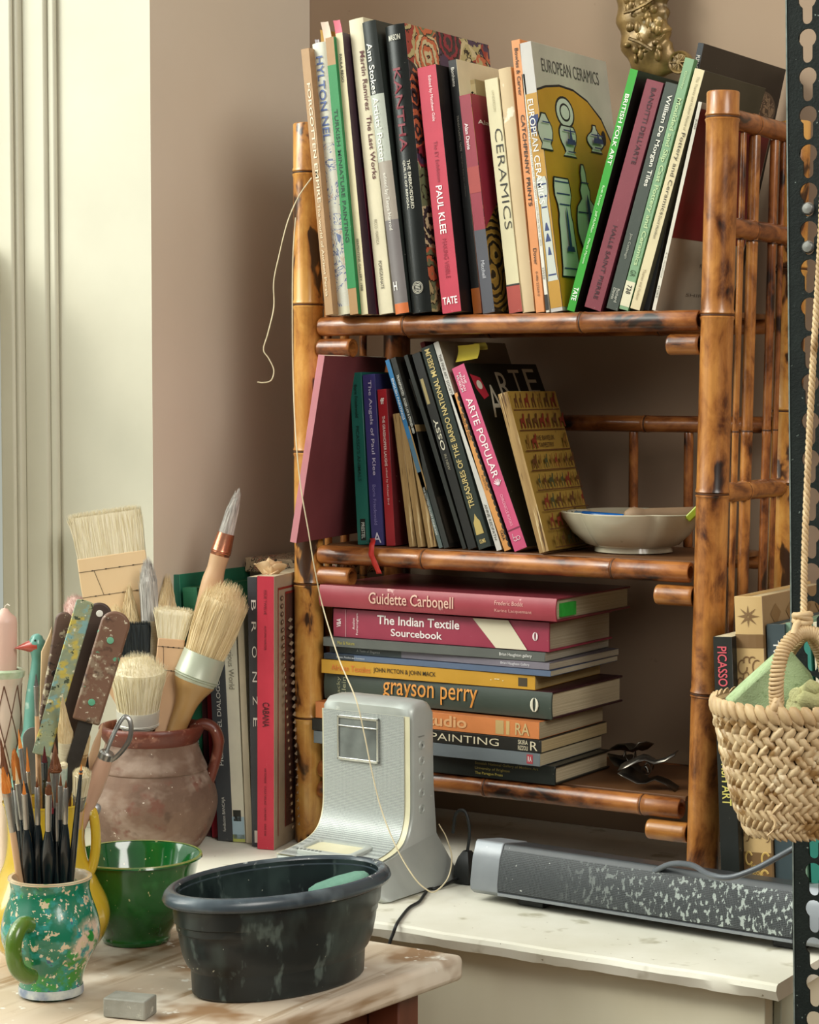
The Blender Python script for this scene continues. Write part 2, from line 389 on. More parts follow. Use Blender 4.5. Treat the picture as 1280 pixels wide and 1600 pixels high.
# window: box frame, beads, lower sash with its horn, panes
fr = B()
fr.box(WX-.185, WX-.150, REV-.012, REV-.0002, -.0002, 1.7).box(WX-.150, WX-.139, REV-.007, REV-.0002, -.0002, 1.7)
fr.box(WX-.215, WX-.185, REV-.020, REV-.0002, -.0002, 1.7).box(WX-.212, WX-.190, REV-.026, REV-.0202, -.0002, 1.7)
win = fr.build('window_1', cream_paint, bevel=.0025); struct(win)
zs = at(6, 378, REV-.03).z
B().box(WX-.250, WX-.222, REV-.125, REV-.027, .06, zs).box(WX-.250, WX-.222, -1.75, REV-.027, -.0002, .075).build('sash', cream_paint, win, bevel=.002)
B().box(WX-.290, WX-.262, REV-.060, REV-.02, zs-.06, 1.7).box(WX-.290, WX-.262, -1.75, REV-.02, zs-.075, zs-.02).build('upper_sash', cream_paint, win, bevel=.002)
mg, nt, bs = nodes('window glass')
tr = N(nt, 'ShaderNodeBsdfTransparent'); gl = N(nt, 'ShaderNodeBsdfGlossy'); gl.inputs['Roughness'].default_value = .02
mx = N(nt, 'ShaderNodeMixShader'); mx.inputs[0].default_value = .05
nt.links.new(tr.outputs[0], mx.inputs[1]); nt.links.new(gl.outputs[0], mx.inputs[2]); nt.links.new(mx.outputs[0], nt.nodes['Material Output'].inputs[0])
B().box(WX-.238, WX-.234, -1.75, REV-.12, .07, zs-.01).build('pane', mg, win, smooth=0)
B().box(WX-.278, WX-.274, -1.75, REV-.06, zs-.03, 1.7).build('pane', mg, win, smooth=0)

# white painted ledge on a low cupboard
lg = thing('cupboard', 'low cream painted cupboard with a thick chipped white top carrying the bamboo bookcase', 'cupboard', (.3, 0, -.75))
def chipped(x0, x1, y0, y1, z0, z1, n=70):        # a slab whose front edge is worn unevenly
    q = B(); top = []; bot = []
    rnd = random.Random(3)
    for i in range(n+1):
        x = x0+(x1-x0)*i/n
        top.append((x, y0+.0012*rnd.random()+.0012*math.sin(i*.7), z1)); bot.append((x, y0+.003*rnd.random(), z0+.0015*rnd.random()))
    mid = [(a[0], a[1]-.0022-.001*rnd.random(), (z0+z1)/2+.002) for a in top]
    hi = [(a[0], a[1]+.0018, z1) for a in top]; back = [(a[0], y1, z1) for a in top]; bb = [(a[0], y1, z0) for a in top]
    top = [(a[0], a[1]-.001, z1-.0018) for a in top]
    rows = [bb, back, hi, top, mid, bot]; k = n+1
    for r in rows: q.v += r
    for r in range(5):
        for i in range(n): q.f.append([r*k+i, r*k+i+1, (r+1)*k+i+1, (r+1)*k+i]); q.m.append(0)
    for i in range(n): q.f.append([5*k+i, 5*k+i+1, i+1, i]); q.m.append(0)
    q.f.append([r*k for r in range(6)]); q.f.append([r*k+n for r in range(5, -1, -1)]); q.m += [0, 0]
    return q
local = Matrix.Translation((-.3, 0, .75))
chipped(WX+.001, .694, -.277, WB-.001, -.0165, -.0002).build('worktop', white_ledge, lg, M=local, smooth=30)
B().box(WX+.001, .672, -.252, -.234, -.745, -.0175).build('front_panel', cupboard_paint, lg, M=local, bevel=.001)
B().box(.655, .6715, -.2335, WB-.002, -.745, -.0175).build('side_panel', cupboard_paint, lg, M=local, bevel=.001)
B().box(.6722, .680, -.2335, -.2, -.745, -.0175).build('corner_strip', mat('grey green paint', '#a9ad97', '#b8bba6', 8, .55), lg, M=local, bevel=.001)

# wooden work table
TZ = -.010
wood_top = mat('table wood', '#bea78c', '#d8cab6', 7, .55, bmp=.2, bscale=30, stretch=(1, .35, 1),
               spots=(('#a08566', 50, .53, .12, (1, .05, 1)), ('#e6dccb', 9, .50, .14), ('#9a7856', 11, .56, .10), ('#ece6da', 45, .64, .04),))
wood_red = mat('table leg wood', '#5d2f1e', '#84492c', 12, .5, stretch=(1, 1, .2), spots=(('#b9a58d', 40, .72, .05),))
tb = thing('work_table', 'small wooden work table with a thick worn paint-stained top in the foreground', 'table', (.1, -.6, -.75))
loc2 = Matrix.Translation((-.1, .6, .75))
q = B(); q.prism([(-.165, -.3035, TZ-.0255), (.388, -.3035, TZ-.0255), (.3505, -.70, TZ-.0255), (.3505, -1.0, TZ-.0255), (-.165, -1.0, TZ-.0255)], (0, 0, 1), .025)
q.build('tabletop', wood_top, tb, M=loc2, bevel=.006, bseg=3)
B().box(-.12, .325, -.350, -.330, TZ-.11, TZ-.026).box(.305, .325, -.95, -.351, TZ-.11, TZ-.026).build('apron', wood_red, tb, M=loc2, bevel=.002)
for x, y in ((.326, -.36), (.326, -.95), (-.13, -.36), (-.13, -.95)):
    B().box(x-.0, x+.035, y-.0175, y+.0175, -.75, TZ-.026).build('leg', wood_red, tb, M=loc2, bevel=.002)

# ================================================================== THE BAMBOO BOOKCASE
bam_gold = bamboo('bamboo golden', '#dba657', '#c98d42', '#95592a', .57)
bam_red = bamboo('bamboo red brown', '#b8763c', '#94572a', '#4d240d', .615)
bam_mid = bamboo('bamboo amber', '#c48643', '#a56831', '#5a2e12', .64)
node_dark = mat('bamboo node', '#3a2010', '#5a3416', 40, .5)
bc = thing('bookcase', 'three-tier bookcase of tortoiseshell bamboo poles packed with art books', 'bookcase', (.25, .1, 0))
bloc = Matrix.Translation((-.25, -.1, 0))
def pole(name, p0, p1, r, m, nodes_at=(), hollow=True, seg=20, parent=bc, taper=1.0):
    p0, p1 = Vector(p0), Vector(p1); L = (p1-p0).length; b = B()
    pr = [(0.0, 0)] if not hollow else []
    zs = sorted(set([0, .0015, L-.0015, L]+[L*k/12 for k in range(1, 12)]+[s for n in nodes_at for s in (n-.006, n-.0022, n-.0008, n+.0008, n+.0022, n+.006) if .003 < s < L-.003]))
    rr = lambda z: r*(1+(taper-1)*z/L)
    for z in zs:
        k = rr(z)
        for n in nodes_at:
            d = abs(z-n)
            if d < .001: k *= .985
            elif d < .003: k *= 1.07
        if z in (0, L): k *= .93
        pr.append((k, z))
    prof = [(rr(0)*.5, .010), (rr(0)*.62, 0.0006)]+pr+[(rr(L)*.62, L-.0006), (rr(L)*.5, L-.010)]
    b.lathe(prof, seg, 0)
    for n in nodes_at:
        if .003 < n < L-.003:
            b.lathe([(rr(n)*1.0, n-.0009), (rr(n)*1.02, n-.0006), (rr(n)*1.02, n+.0006), (rr(n)*1.0, n+.0009)], seg, 1, cap0=False, cap1=False)
    b.lathe([(rr(L)*.6, L-.009), (.0001, L-.0088)], seg, 1); b.lathe([(rr(0)*.6, .009), (.0001, .0088)], seg, 1)
    z = (p1-p0).normalized()
    return b.build(name, [m, node_dark], parent, M=bloc @ frame(p0, z, Vector((-.3, -1, .2)) if abs(z.z) < .9 else Vector((0, -1, 0))), smooth=40)
SH = (.595, .335, .087)                          # rail heights
BT = [z+.0111 for z in SH]                      # board tops
rx = lambda z: .4955+.0165*z/.825               # the right side leans out a little
pole('post', (0, 0, .0002), (0, 0, .826), .0168, bam_gold, (.145, .30, .452, .62, .77))
pole('post', (rx(0), 0, .0002), (rx(.826), 0, .826), .0168, bam_mid, (.21, .417, .60, .80))
pole('post', (0, .19, .0002), (0, .19, .815), .0165, bam_red, (.2, .43, .66))
pole('post', (rx(0)+.002, .19, .0002), (rx(.82)+.002, .19, .815), .0165, bam_gold, (.18, .42, .50, .655))
ends = [(.0185, .4885), (.0175, .4805), (.0178, .4716)]
for (x0, x1), z, nd in zip(ends, SH, ((.115, .335), (.14, .375), (.22, .41))):
    pole('shelf_rail', (x0, 0, z), (x1, 0, z), .0108, bam_red, nd)
    pole('shelf_rail', (x0, .19, z), (x1, .19, z), .0105, bam_red, nd)
for z, (l, r_) in zip(SH, ((552, 1046), (550, 1030), (550, 1019))):
    zz = z-.0245
    pole('rail_stub', (.0169, 0, zz), (at(l, 600, 0).x, 0, zz), .0108, bam_red, ())
    pole('rail_stub', (at(r_, 600, 0).x, 0, zz), (rx(zz)-.0169, 0, zz), .0108, bam_mid, ())
board_m = mat('shelf board wood', '#5c3a1f', '#7a5230', 14, .5, stretch=(.3, 1, 1))
for z, (x0, x1) in zip(BT, ends):
    B().box(x0, x1, .0112, .178, z-.006, z).build('shelf_board', board_m, bc, M=bloc, bevel=.001)
for z in (at(1140, 182, 0).z, at(1140, 352, 0).z, at(1125, 772, 0).z):
    for X in (0, 1):
        xx = rx(z)+.001 if X else 0
        pole('side_rung', (xx, .0166, z), (xx, .1735, z), .0105, bam_red if z > .5 else bam_mid, (.06,), seg=16)
zt, zb = at(1140, 182, 0).z-.0108, .10
for y, r_ in ((.052, .0035), (.082, .0062), (.135, .0048), (.160, .003)):
    pole('spindle', (rx(zb)+.001, y, zb), (rx(zt)+.001, y, zt), r_, bam_mid if y < .1 else bam_red, (.15, .38, .58), seg=10)
for y, r_ in ((.055, .0045), (.09, .0055), (.13, .0045)):
    pole('spindle', (-.010, y, zb), (-.010, y, zt), r_, bam_mid, (.2, .4), seg=10)
zg = at(1000, 662, .19).z
pole('back_rail', (.0168, .19, zg), (rx(zg)-.0155, .19, zg), .0095, bam_red, (.1, .32), seg=14)
for px in (650, 760, 870, 990, 1076):
    x = at(px, 740, .19).x
    if x > .03: pole('spindle', (x, .19, SH[1]+.0108), (x, .19, zg-.0095), .0055, bam_red, (.04,), seg=10)

# ================================================================== BOOKS ON THE TOP SHELF
Z1 = lambda x, y: (440+x/3.048, y/3.048)
Z2 = lambda x, y: (780+x/2.56, y/2.56)
def Q(zf, *c): return [zf(*p) for p in c]        # BL, BR, TL, TR
G1 = 'art books standing on the top shelf'
T = BT[0]; Y1 = .0135
def top(label, zf, c, w=.16, Y=Y1, **k): return shelved(label, Q(zf, *c), Y, T, w, group=G1, **k)
top('tan paperback with pale lettering, leftmost on the top shelf', Z1, ((208, 1508), (254, 1508), (96, 240), (132, 240)), .17, Y=-.036, hard=False, spine='#b08a5f', front='#a5825c',
    letters=[('FORGOTTEN EMPIRE', .13, .58, .38, .78, '#efe2c4', 'd', .012), ('The world of Ancient Persia', .585, .93, .30, .62, '#e8d9b8', 'd')])
r = top('pale white book with blue lettering and scribbled blue drawing on its spine', Z1, ((262, 1512), (324, 1510), (134, 218), (210, 215)), .165, Y=-.027, rnd=.12,
    spine_mat=textile('ceramic sketch print', ['#dfe0d2', '#e3e4d8', '#dcdccd', '#dfe0d2', '#dcdccd', '#e1e0d4', '#7482a8', '#e3e4d8', '#dcdccd', '#cdb3a0', '#dfdfd2', '#e0e0d4'], 45, 'noise'), front='#dcdac8',
    letters=[('HYLTON NEL', .05, .36, .25, .72, '#5f73a8', 'd', .015)], bands=[(0, .37, .0, 1, '#dedfcf'), (.97, 1, 0, 1, '#e8e4c8')])
r = top('narrow book with a torn green cloth spine strip and bare board ends', Z1, ((325, 1503), (374, 1500), (212, 182), (250, 180)), .165, Y=-.031, hard=True, spine='#a98152', front='#1d7a45',
    bands=[(.10, .905, .0, 1, '#12803f')], letters=[('TURKISH MINIATURE PAINTING', .26, .74, .28, .68, '#0a3a22', 'd', .01)])
top('cream paperback spine with small black capitals beside the torn green spine', Z1, ((379, 1504), (408, 1503), (249, 165), (292, 160)), .17, Y=-.026, hard=False, spine='#dccfa6', front='#43303a',
    letters=[('PAULA REGO', .075, .175, .3, .62, '#3a3328', 'd', .01), ('SERPENTINE GALLERY 1988', .73, .915, .3, .6, '#4a4234', 'd')])
top('thin dark purple book with a maroon edge, beside the tall cream book', Z1, ((428, 1503), (459, 1500), (292, 170), (318, 172)), .175, Y=-.012, hard=False, spine='#4a2f3a', front='#7a2440')
top('tall cream book with dark red and black lettering down its spine', Z1, ((462, 1500), (535, 1500), (318, 100), (388, 88)), .17, Y=-.016, spine='#ddd3b4', front='#cfc6a8', rnd=.05,
    letters=[('Martin Ramirez  The Last Works', .112, .545, .56, .86, '#5d2a2a', 'd', .012), ('RICCO / MARESCA', .68, .765, .35, .55, '#8a8068', 'd'), ('POMEGRANATE', .82, .915, .35, .58, '#4a4234', 'd')])
top('book with black, pale blue and grey photographic spine with white lettering', Z1, ((538, 1507), (611, 1505), (384, 116), (444, 112)), .165, Y=-.021, spine='#8f8a88', front='#2d332f', rnd=.15,
    bands=[(0, .25, 0, 1, '#262b28'), (.25, .48, 0, 1, '#b7bcb0'), (.48, .68, 0, 1, '#a59a8d'), (.68, .962, 0, 1, '#77706f'), (.965, 1, 0, 1, '#d0703a')],
    letters=[("Ann Stokes Artists' Potter", .075, .48, .22, .66, '#eceadf', 'd', .01), ('edited by Tanya Harrod', .52, .715, .3, .62, '#e6e2d6', 'd'), ('H', .89, .92, .15, .45, '#ece9df', 'h', .02)])
r = top('black hardback with red capitals and a patterned quilt cover', Z1, ((612, 1505), (690, 1500), (462, 140), (580, 122)), .188, Y=-.018, spine='#171a18', rnd=.16, gloss=.25,
    front_mat=quilt('embroidered quilt print', ['#9a3f36', '#b3a878', '#4a3a52', '#c06a48', '#6f7a58', '#8a2f3c', '#c9bd94', '#3a3438'], 26),
    letters=[('KANTHA', .15, .44, .30, .66, '#7d2330', 'd', .01), ('MASON', .035, .055, .25, .80, '#d8d4c4', 'h', .01),
             ('THE EMBROIDERED', .47, .64, .56, .70, '#cfcab8', 'd', .01), ('QUILTS OF BENGAL', .47, .64, .34, .48, '#cfcab8', 'd', .01)])
e = B(); t_, h_ = r['t'], r['h']
for rr_ in (.0066, .0052): e.tube([(t_*.5+rr_*math.cos(a*.3142), -.0003, .028+rr_*math.sin(a*.3142)) for a in range(21)], .0003, 6)
for k in range(5): e.box(t_*.5-.003, t_*.5+.003, -.0005, -.0001, .0245+k*.0016, .0251+k*.0016)
e.build('publisher_roundel', ink('#cfcab8'), r)
top('pink-red paperback with white lettering and a black front cover', Z1, ((766, 1502), (855, 1497), (640, 335), (737, 318)), .165, Y=-.008, hard=False, spine='#b92d45', front='#151112', gloss=.5,
    letters=[('PAUL KLEE', .485, .68, .34, .66, '#f6ecea', 'd', .012), ('Edited by Matthew Gale', .04, .225, .50, .70, '#f0dcdc', 'd'), ('The EY Exhibition', .305, .47, .46, .64, '#8e1f36', 'd'),
             ('MAKING VISIBLE', .70, .86, .38, .60, '#9a2038', 'd'), ('TATE', .935, .965, .10, .85, '#f6ecea', 'h', .02)])
top('thin black catalogue with white lettering and an orange foot, right of the pink-red spine', Z1, ((914, 1496), (954, 1495), (790, 290), (834, 285)), .165, Y=.012, hard=False, spine='#161616', front='#c9c0a2',
    bands=[(.90, 1, 0, 1, '#c8702c')], letters=[('Bonhams', .03, .105, .28, .66, '#e6e2d6', 'd', .01), ('TRANSATLANTIC TASTE', .22, .36, .40, .62, '#b9b4a4', 'd'), ('Highlights from the collection', .37, .54, .42, .6, '#7a766a', 'd')])
top('small cream book with a black printed label, standing behind the swirl-patterned paperback', Z1, ((1000, 1470), (1040, 1470), (872, 362), (922, 350)), .10, Y=.038, hard=True, spine='#c9b78a', front='#8f855f',
    bands=[(.02, .10, .0, 1, '#dfd0a4')], letters=[('the', .05, .09, .2, .9, '#1c1a16', 'd', .02)])
r = top('red and black paperback printed with golden swirls', Z1, ((960, 1503), (1003, 1502), (830, 468), (902, 462)), .165, Y=.004, hard=False, spine='#8f2337',
    front_mat=quilt('golden swirl print', ['#1a140e', '#2a2015', '#1d1710', '#8a6a2c', '#16110c', '#6b5526'], 17, rings=9, dark='#9a7a38', warp=.12),
    bands=[(.33, .45, 0, 1, '#a23a34'), (.62, 1, 0, 1, '#4a4a52')],
    letters=[('Alan Davie', .13, .25, .22, .52, '#f0e2e2', 'd', .01), ('Mitchell', .76, .84, .3, .6, '#c9c9cf', 'd')])
cover_art(r, [(paper('#8a2438'), [(0, 0), (.9, 0), (.55, .25), (.3, .42), (0, .62)])])
b_ = B(); write(b_, 'Alan Davie', lambda u, v: (r['t']+.0007, r['w']*(.05+.5*u), r['h']*(.865+.02*v)), 0, .01); b_.build('cover_lettering', ink('#efe3d8'), r, smooth=0, fix=False)
top('cream book lettered in tall thin black capitals above a red foot', Z1, ((1084, 1500), (1143, 1496), (958, 392), (1030, 378)), .165, spine='#d5cba5', front='#c6bb95', bands=[(.885, 1, 0, 1, '#a84236'), (.878, .886, 0, 1, '#2a2620')],
    letters=[('CERAMICS', .215, .645, .36, .90, '#26231d', 'd', -.012), ('SANDERSON', .05, .14, .45, .62, '#b5aa88', 'd')])
top('blotched tan book with an unlettered worn spine, left of the orange book', Z1, ((1144, 1495), (1208, 1494), (1030, 335), (1090, 326)), .16, rnd=.1,
    spine_mat=mat('stained cloth spine', '#c6ad86', '#d3bd98', 12, .7, spots=(('#a9846a', 16, .60, .1), ('#eadfc6', 40, .62, .05))), front='#bfa680')
top('narrow orange paperback with black serif lettering', Z1, ((1211, 1496), (1250, 1494), (1089, 200), (1136, 195)), .165, hard=False, spine='#dc9159', front='#d0864f',
    letters=[('Bowles & Carver', .03, .205, .30, .70, '#3b2a1c', 'd', .014), ('CATCHPENNY PRINTS', .275, .61, .32, .74, '#2c2018', 'd', .014), ('Dover', .765, .825, .34, .74, '#3b2a1c', 'd', .01), ('0-486-22569-0', .85, .94, .4, .64, '#3b2a1c', 'd')])
top('very thin white catalogue with tiny lettering, right of the orange paperback', Z2, ((187, 1255), (203, 1254), (88, 300), (104, 300)), .16, hard=False, spine='#e2ddcf', front='#d8d2c2', bands=[(.925, .99, 0, 1, '#2a2622')],
    letters=[('A PRIVATE AMERICAN COLLECTION OF CERAMICS  London Monday March 16, 2015', .20, .72, .25, .75, '#6a655a', 'd'), ('22550', .81, .86, .2, .8, '#6a655a', 'd')])
r = top('silver-topped book with blue and white vases and teapots on a mustard cover', Z2, ((207, 1250), (268, 1242), (90, 172), (128, 165)), .178, hard=False, spine='#c3bfb9', front='#b5aea2', gloss=.3,
    letters=[('EUROPEAN CERAMICS', .21, .60, .14, .62, '#e9e6df', 'd', .01), ('EUROPEAN CERAMICS', .055, .105, .10, .86, '#4c4a46', 'f')],
    bands=[(.19, .985, .02, .99, '#b98a2c')])
gold = paper('#bb8824'); blue = ink('#2c3a6b'); pale = ink('#c4c8bd'); navy = ink('#15161f')
def pot(cx, s0, s1, rads, m):                    # a vase outline from the top s0 to the foot s1
    L = [(cx-a, s0+(s1-s0)*i/(len(rads)-1)) for i, a in enumerate(rads)]; Rr = [(cx+a, s0+(s1-s0)*i/(len(rads)-1)) for i, a in enumerate(rads)]
    return (m, (L+Rr[::-1])[::-1])
arch = [(0, .985), (.98, .985), (.98, .42), (.93, .33), (.82, .245), (.66, .185), (.48, .155), (.30, .15), (.12, .165), (0, .185)]
sh = [(navy, [(x, y-.006 if i > 1 else y) for i, (x, y) in enumerate(arch)][::-1][::-1]), (gold, arch)]
sh = [(m, p if sum((p[i-1][0]*p[i][1]-p[i][0]*p[i-1][1]) for i in range(len(p))) < 0 else p[::-1]) for m, p in sh]
def ccw(p): return p if sum((p[i-1][0]*p[i][1]-p[i][0]*p[i-1][1]) for i in range(len(p))) < 0 else p[::-1]
def ring_pot(cx, s0, s1, rads):
    return [(navy, ccw(pot(cx, s0-.006, s1+.006, [a+.012 for a in rads], 0)[1])), (pale, ccw(pot(cx, s0, s1, rads, 0)[1]))]
S = []
for cx, sc_ in ((.33, 1), ):
    S += [(navy, ccw(oval(cx, .245, .125, .062))), (pale, ccw(oval(cx, .245, .108, .053))), (navy, ccw(oval(cx, .245, .07, .035))), (pale, ccw(oval(cx, .245, .055, .027)))]
    S += ring_pot(cx, .30, .41, [.075, .10, .105, .10, .085, .06, .045, .08])
S += ring_pot(.70, .275, .375, [.015, .02, .04, .085, .11, .11, .09, .05, .07])
S += [(navy, ccw(oval(.82, .315, .03, .03, 12)))]
S += ring_pot(.03, .27, .40, [.02, .05, .085, .09, .08, .05, .07])
S += ring_pot(.16, .505, .87, [.085, .10, .10, .075, .07, .085, .085, .09, .095, .10, .105, .12])
S += ring_pot(.46, .44, .86, [.01, .03, .03, .06, .05, .12, .14, .15, .15, .13, .10, .08, .06, .06])
S += ring_pot(.82, .505, .86, [.10, .12, .11, .08, .075, .09, .09, .10, .10, .11])
for cx, s0, w_ in ((.16, .515, .09), (.16, .56, .085), (.16, .60, .065), (.16, .84, .10), (.46, .62, .13), (.46, .505, .05), (.46, .80, .06), (.82, .515, .11), (.82, .60, .07), (.82, .83, .10), (.33, .315, .08), (.33, .395, .05), (.70, .31, .08), (.70, .36, .05), (.03, .30, .05), (.03, .365, .06)):
    S += [(blue, ccw([(cx-w_, s0), (cx+w_, s0), (cx+w_, s0+.005), (cx-w_, s0+.005)]))]
for cx, y0, y1, w_ in ((.16, .64, .78, .05), (.46, .58, .72, .08), (.33, .33, .37, .06), (.70, .325, .345, .07), (.82, .66, .78, .05)):
    S += [(blue, ccw([(cx-w_, y1), (cx+w_, y1), (cx+w_*.8, y1-.02), (cx+w_*.3, y1-.02), (cx+w_*.2, y0), (cx, y0-.03), (cx-w_*.2, y0), (cx-w_*.3, y1-.02), (cx-w_*.8, y1-.02)]))]
cover_art(r, [(navy, ccw([(0, .985), (.99, .985), (.99, .41), (.94, .322), (.83, .236), (.66, .176), (.48, .146), (.30, .141), (.12, .156), (0, .176)])), (gold, ccw(arch))]+S)
e = B(); t_, h_ = r['t'], r['h']
for m_i, gx in ((1, 1.12), (0, 1.0)):
    L_ = [(.5-a*gx, s_) for s_, a in ((.50, .34), (.52, .42), (.56, .40), (.60, .26), (.66, .30), (.80, .32), (.86, .36), (.885, .42))]; R_ = [(1-x, s_) for x, s_ in L_]
    pts_ = L_+R_[::-1]; e.add([(t_*x, -.00034+.00004*m_i, h_*(1-s_)) for x, s_ in pts_], [(i, i+1, len(pts_)-2-i, len(pts_)-1-i) for i in range(7)], m_i)
for s_, w_ in ((.525, .36), (.57, .30), (.61, .22), (.86, .32)): e.box(t_*(.5-w_), t_*(.5+w_), -.0004, -.00037, h_*(1-s_-.006), h_*(1-s_), 2)
for s_, w_ in ((.70, .2), (.74, .24), (.79, .16)): e.add([(t_*(.5-w_), -.0004, h_*(1-s_)), (t_*(.5+w_), -.0004, h_*(1-s_)), (t_*.55, -.0004, h_*(1-s_+.03)), (t_*.45, -.0004, h_*(1-s_+.03))], [(0, 1, 2, 3)], 2)
for a_ in (-.25, 0, .25): e.add([(t_*(.5+a_-.08), -.0004, h_*(1-.34)), (t_*(.5+a_+.08), -.0004, h_*(1-.34)), (t_*(.5+a_+.14), -.0004, h_*(1-.27)), (t_*(.5+a_-.14), -.0004, h_*(1-.27))], [(0, 1, 2, 3)], 2)
e.build('spine_picture', [pale, navy, blue], r, smooth=0, fix=False)
top('bright green paperback leaning right, with white lettering and a black cover', Z2, ((270, 1250), (306, 1256), (526, 285), (559, 288)), .165, hard=False, spine='#2a9a22', front='#121410', gloss=.4,
    letters=[('BRITISH FOLK ART', .10, .39, .25, .75, '#eef2e2', 'd', .014), ('Ruth Kenny  .  Jeff McMillan  .  Martin Myrone', .475, .80, .32, .66, '#d8ecc8', 'd'), ('TATE', .90, .955, .22, .8, '#f2f6ea', 'd', .02)])
top('maroon book with dark capitals leaning beside the bright green paperback', Z2, ((340, 1233), (410, 1250), (592, 322), (661, 335)), .16, hard=False, spine='#7c2f3c', front='#5a2330',
    letters=[("BANDITTI DELL'ARTE", .03, .36, .42, .68, '#38121c', 'd', .008), ('HALLE SAINT PIERRE', .63, .955, .38, .62, '#38121c', 'd', .008)])
top('slate green-grey book with white serif lettering leaning on the top shelf', Z2, ((427, 1243), (478, 1250), (668, 335), (717, 345)), .16, spine='#3c443c', front='#2f3830',
    letters=[('William De Morgan Tiles', .05, .45, .34, .82, '#e6e4d6', 'd', .012), ('Jon Catleugh', .66, .77, .36, .62, '#a9aa9c', 'd'), ('Richard', .905, .965, .5, .74, '#c6c6b8', 'd'), ('Dennis', .905, .955, .2, .44, '#c6c6b8', 'd')])
top('pale green book lettered in lighter green, leaning between slate and cream spines', Z2, ((479, 1240), (522, 1247), (748, 235), (784, 240)), .16, hard=False, spine='#7da27a', front='#5d8a5e',
    bands=[(.885, .985, 0, 1, '#dcd6b8')],
    letters=[('Moulded and Slip Cast Pottery and Ceramics', .155, .82, .20, .80, '#b9cf9c', 'd', .02), ('Grimley', .05, .12, .3, .66, '#b9cf9c', 'd'), ('738', .90, .935, .25, .75, '#26231d', 'd', .01), ('GR', .84, .865, .2, .75, '#35502f', 'd')])
top('cream book with thin dark lettering and an olive cover, leaning right', Z2, ((523, 1238), (570, 1248), (788, 280), (826, 284)), .16, spine='#d9cca4', front='#3d3a2a', gloss=.55,
    letters=[('Pottery and Ceramics', .26, .60, .30, .78, '#3b362a', 'd'), ('David Hamilton', .605, .70, .4, .66, '#5a5344', 'd'), ('The Thames and Hudson Manual of', .03, .25, .45, .68, '#8a8062', 'd'), ('Thames and Hudson', .83, .96, .3, .56, '#8a7a5c', 'd')])
r = top('tall dark brown book standing highest at the right of the top shelf', Z2, ((577, 1250), (608, 1248), (800, 180), (823, 178)), .22, Y=.022, spine='#2b2f33', front='#241d15', gloss=.5,
    letters=[('FURNITURE', .045, .13, .2, .8, '#d0ccc0', 'd', .01), ('Folk Arts Furniture', .105, .125, .12, .50, '#a59a84', 'f'), ('The Theme and History', .145, .175, .14, .62, '#7a7052', 'f')])
emb = textile('carved rosette print', ['#6b5a46', '#8a7258', '#4a3a2c', '#977f68'], 60, 'noise')
cover_art(r, [(paper('#3b3620'), ccw([(.03, .13), (.72, .16), (.74, .22), (.03, .19)])), (paper('#5a4a3a'), ccw(oval(.80, .18, .17, .075))), (emb, ccw(oval(.80, .18, .15, .066)))])
r = top('thin white book with a jug on its red and grey cover, rightmost on top shelf', Z2, ((611, 1247), (630, 1248), (800, 416), (814, 412)), .19, hard=False, spine='#d9d3c4', front='#a39a88', gloss=.45,
    letters=[('JUGS', .08, .13, .25, .8, '#3a352e', 'd', .01), ('R. K. Henrywood', .72, .84, .25, .75, '#5a5448', 'd'), ('SHIRE', .88, .94, .25, .75, '#5a5448', 'd'),
             ('R K He', .755, .775, .44, .62, '#6e675a', 'f'), ('SHIRE', .905, .92, .34, .62, '#6e675a', 'f'), ('J', .69, .74, .55, .60, '#5a5448', 'f')])
cover_art(r, [(paper('#6d1416'), ccw([(.0, .645), (.99, .645), (.99, .03), (.0, .03)])), (ink('#8d7f70'), ccw(pot(.55, .30, .53, [.05, .09, .10, .11, .13, .14, .13, .12], 0)[1])),
              (ink('#b2a595'), ccw(oval(.55, .305, .10, .02))), (ink('#8d7f70'), ccw(oval(.40, .36, .055, .05))), (paper('#6d1416'), ccw(oval(.40, .36, .035, .033)))])
# paper markers sticking up from the left of the row
def slip(label, quad, Y, col, group=None, name='sticky_note', bend=.004):
    P = [at(*p, Y) for p in quad]; b = B(); n = 6; rows = []
    for i in range(n+1):
        u = i/n; a = P[0].lerp(P[3], u); c = P[1].lerp(P[2], u); off = Vector((0, bend*math.sin(u*2.2), 0))
        rows.append([a+off, (a+c)/2+off*1.5, c+off])
    for k in range(2): b.v += [tuple(p+Vector((0, .0003*k, 0))) for r_ in rows for p in r_]
    o = (n+1)*3
    for i in range(n):
        for j in range(2):
            a = i*3+j; b.f.append([a, a+1, a+4, a+3]); b.f.append([o+a, o+a+3, o+a+4, o+a+1]); b.m += [0, 0]
    return tag(b.build(name, mat('note '+col, col, rough=.7), smooth=60, fix=False), label, 'note', group)
slip('pink paper marker sticking up behind the leftmost books', Q(Z1, (262, 250), (296, 240), (270, 92), (238, 96)), -.006, '#e0788a')
slip('whitish paper marker beside the pink one above the leftmost books', Q(Z1, (208, 260), (246, 250), (214, 100), (178, 104)), -.004, '#dfc9b8')
slip('ochre folded paper poking out above the pale and green book spines', Q(Z1, (184, 290), (322, 280), (316, 158), (176, 140)), .000, '#c79a4a', bend=.004)
slip('lilac grey paper corner above the leftmost tan paperback', Q(Z1, (158, 300), (186, 296), (170, 186), (150, 186)), -.010, '#b9b3b8')

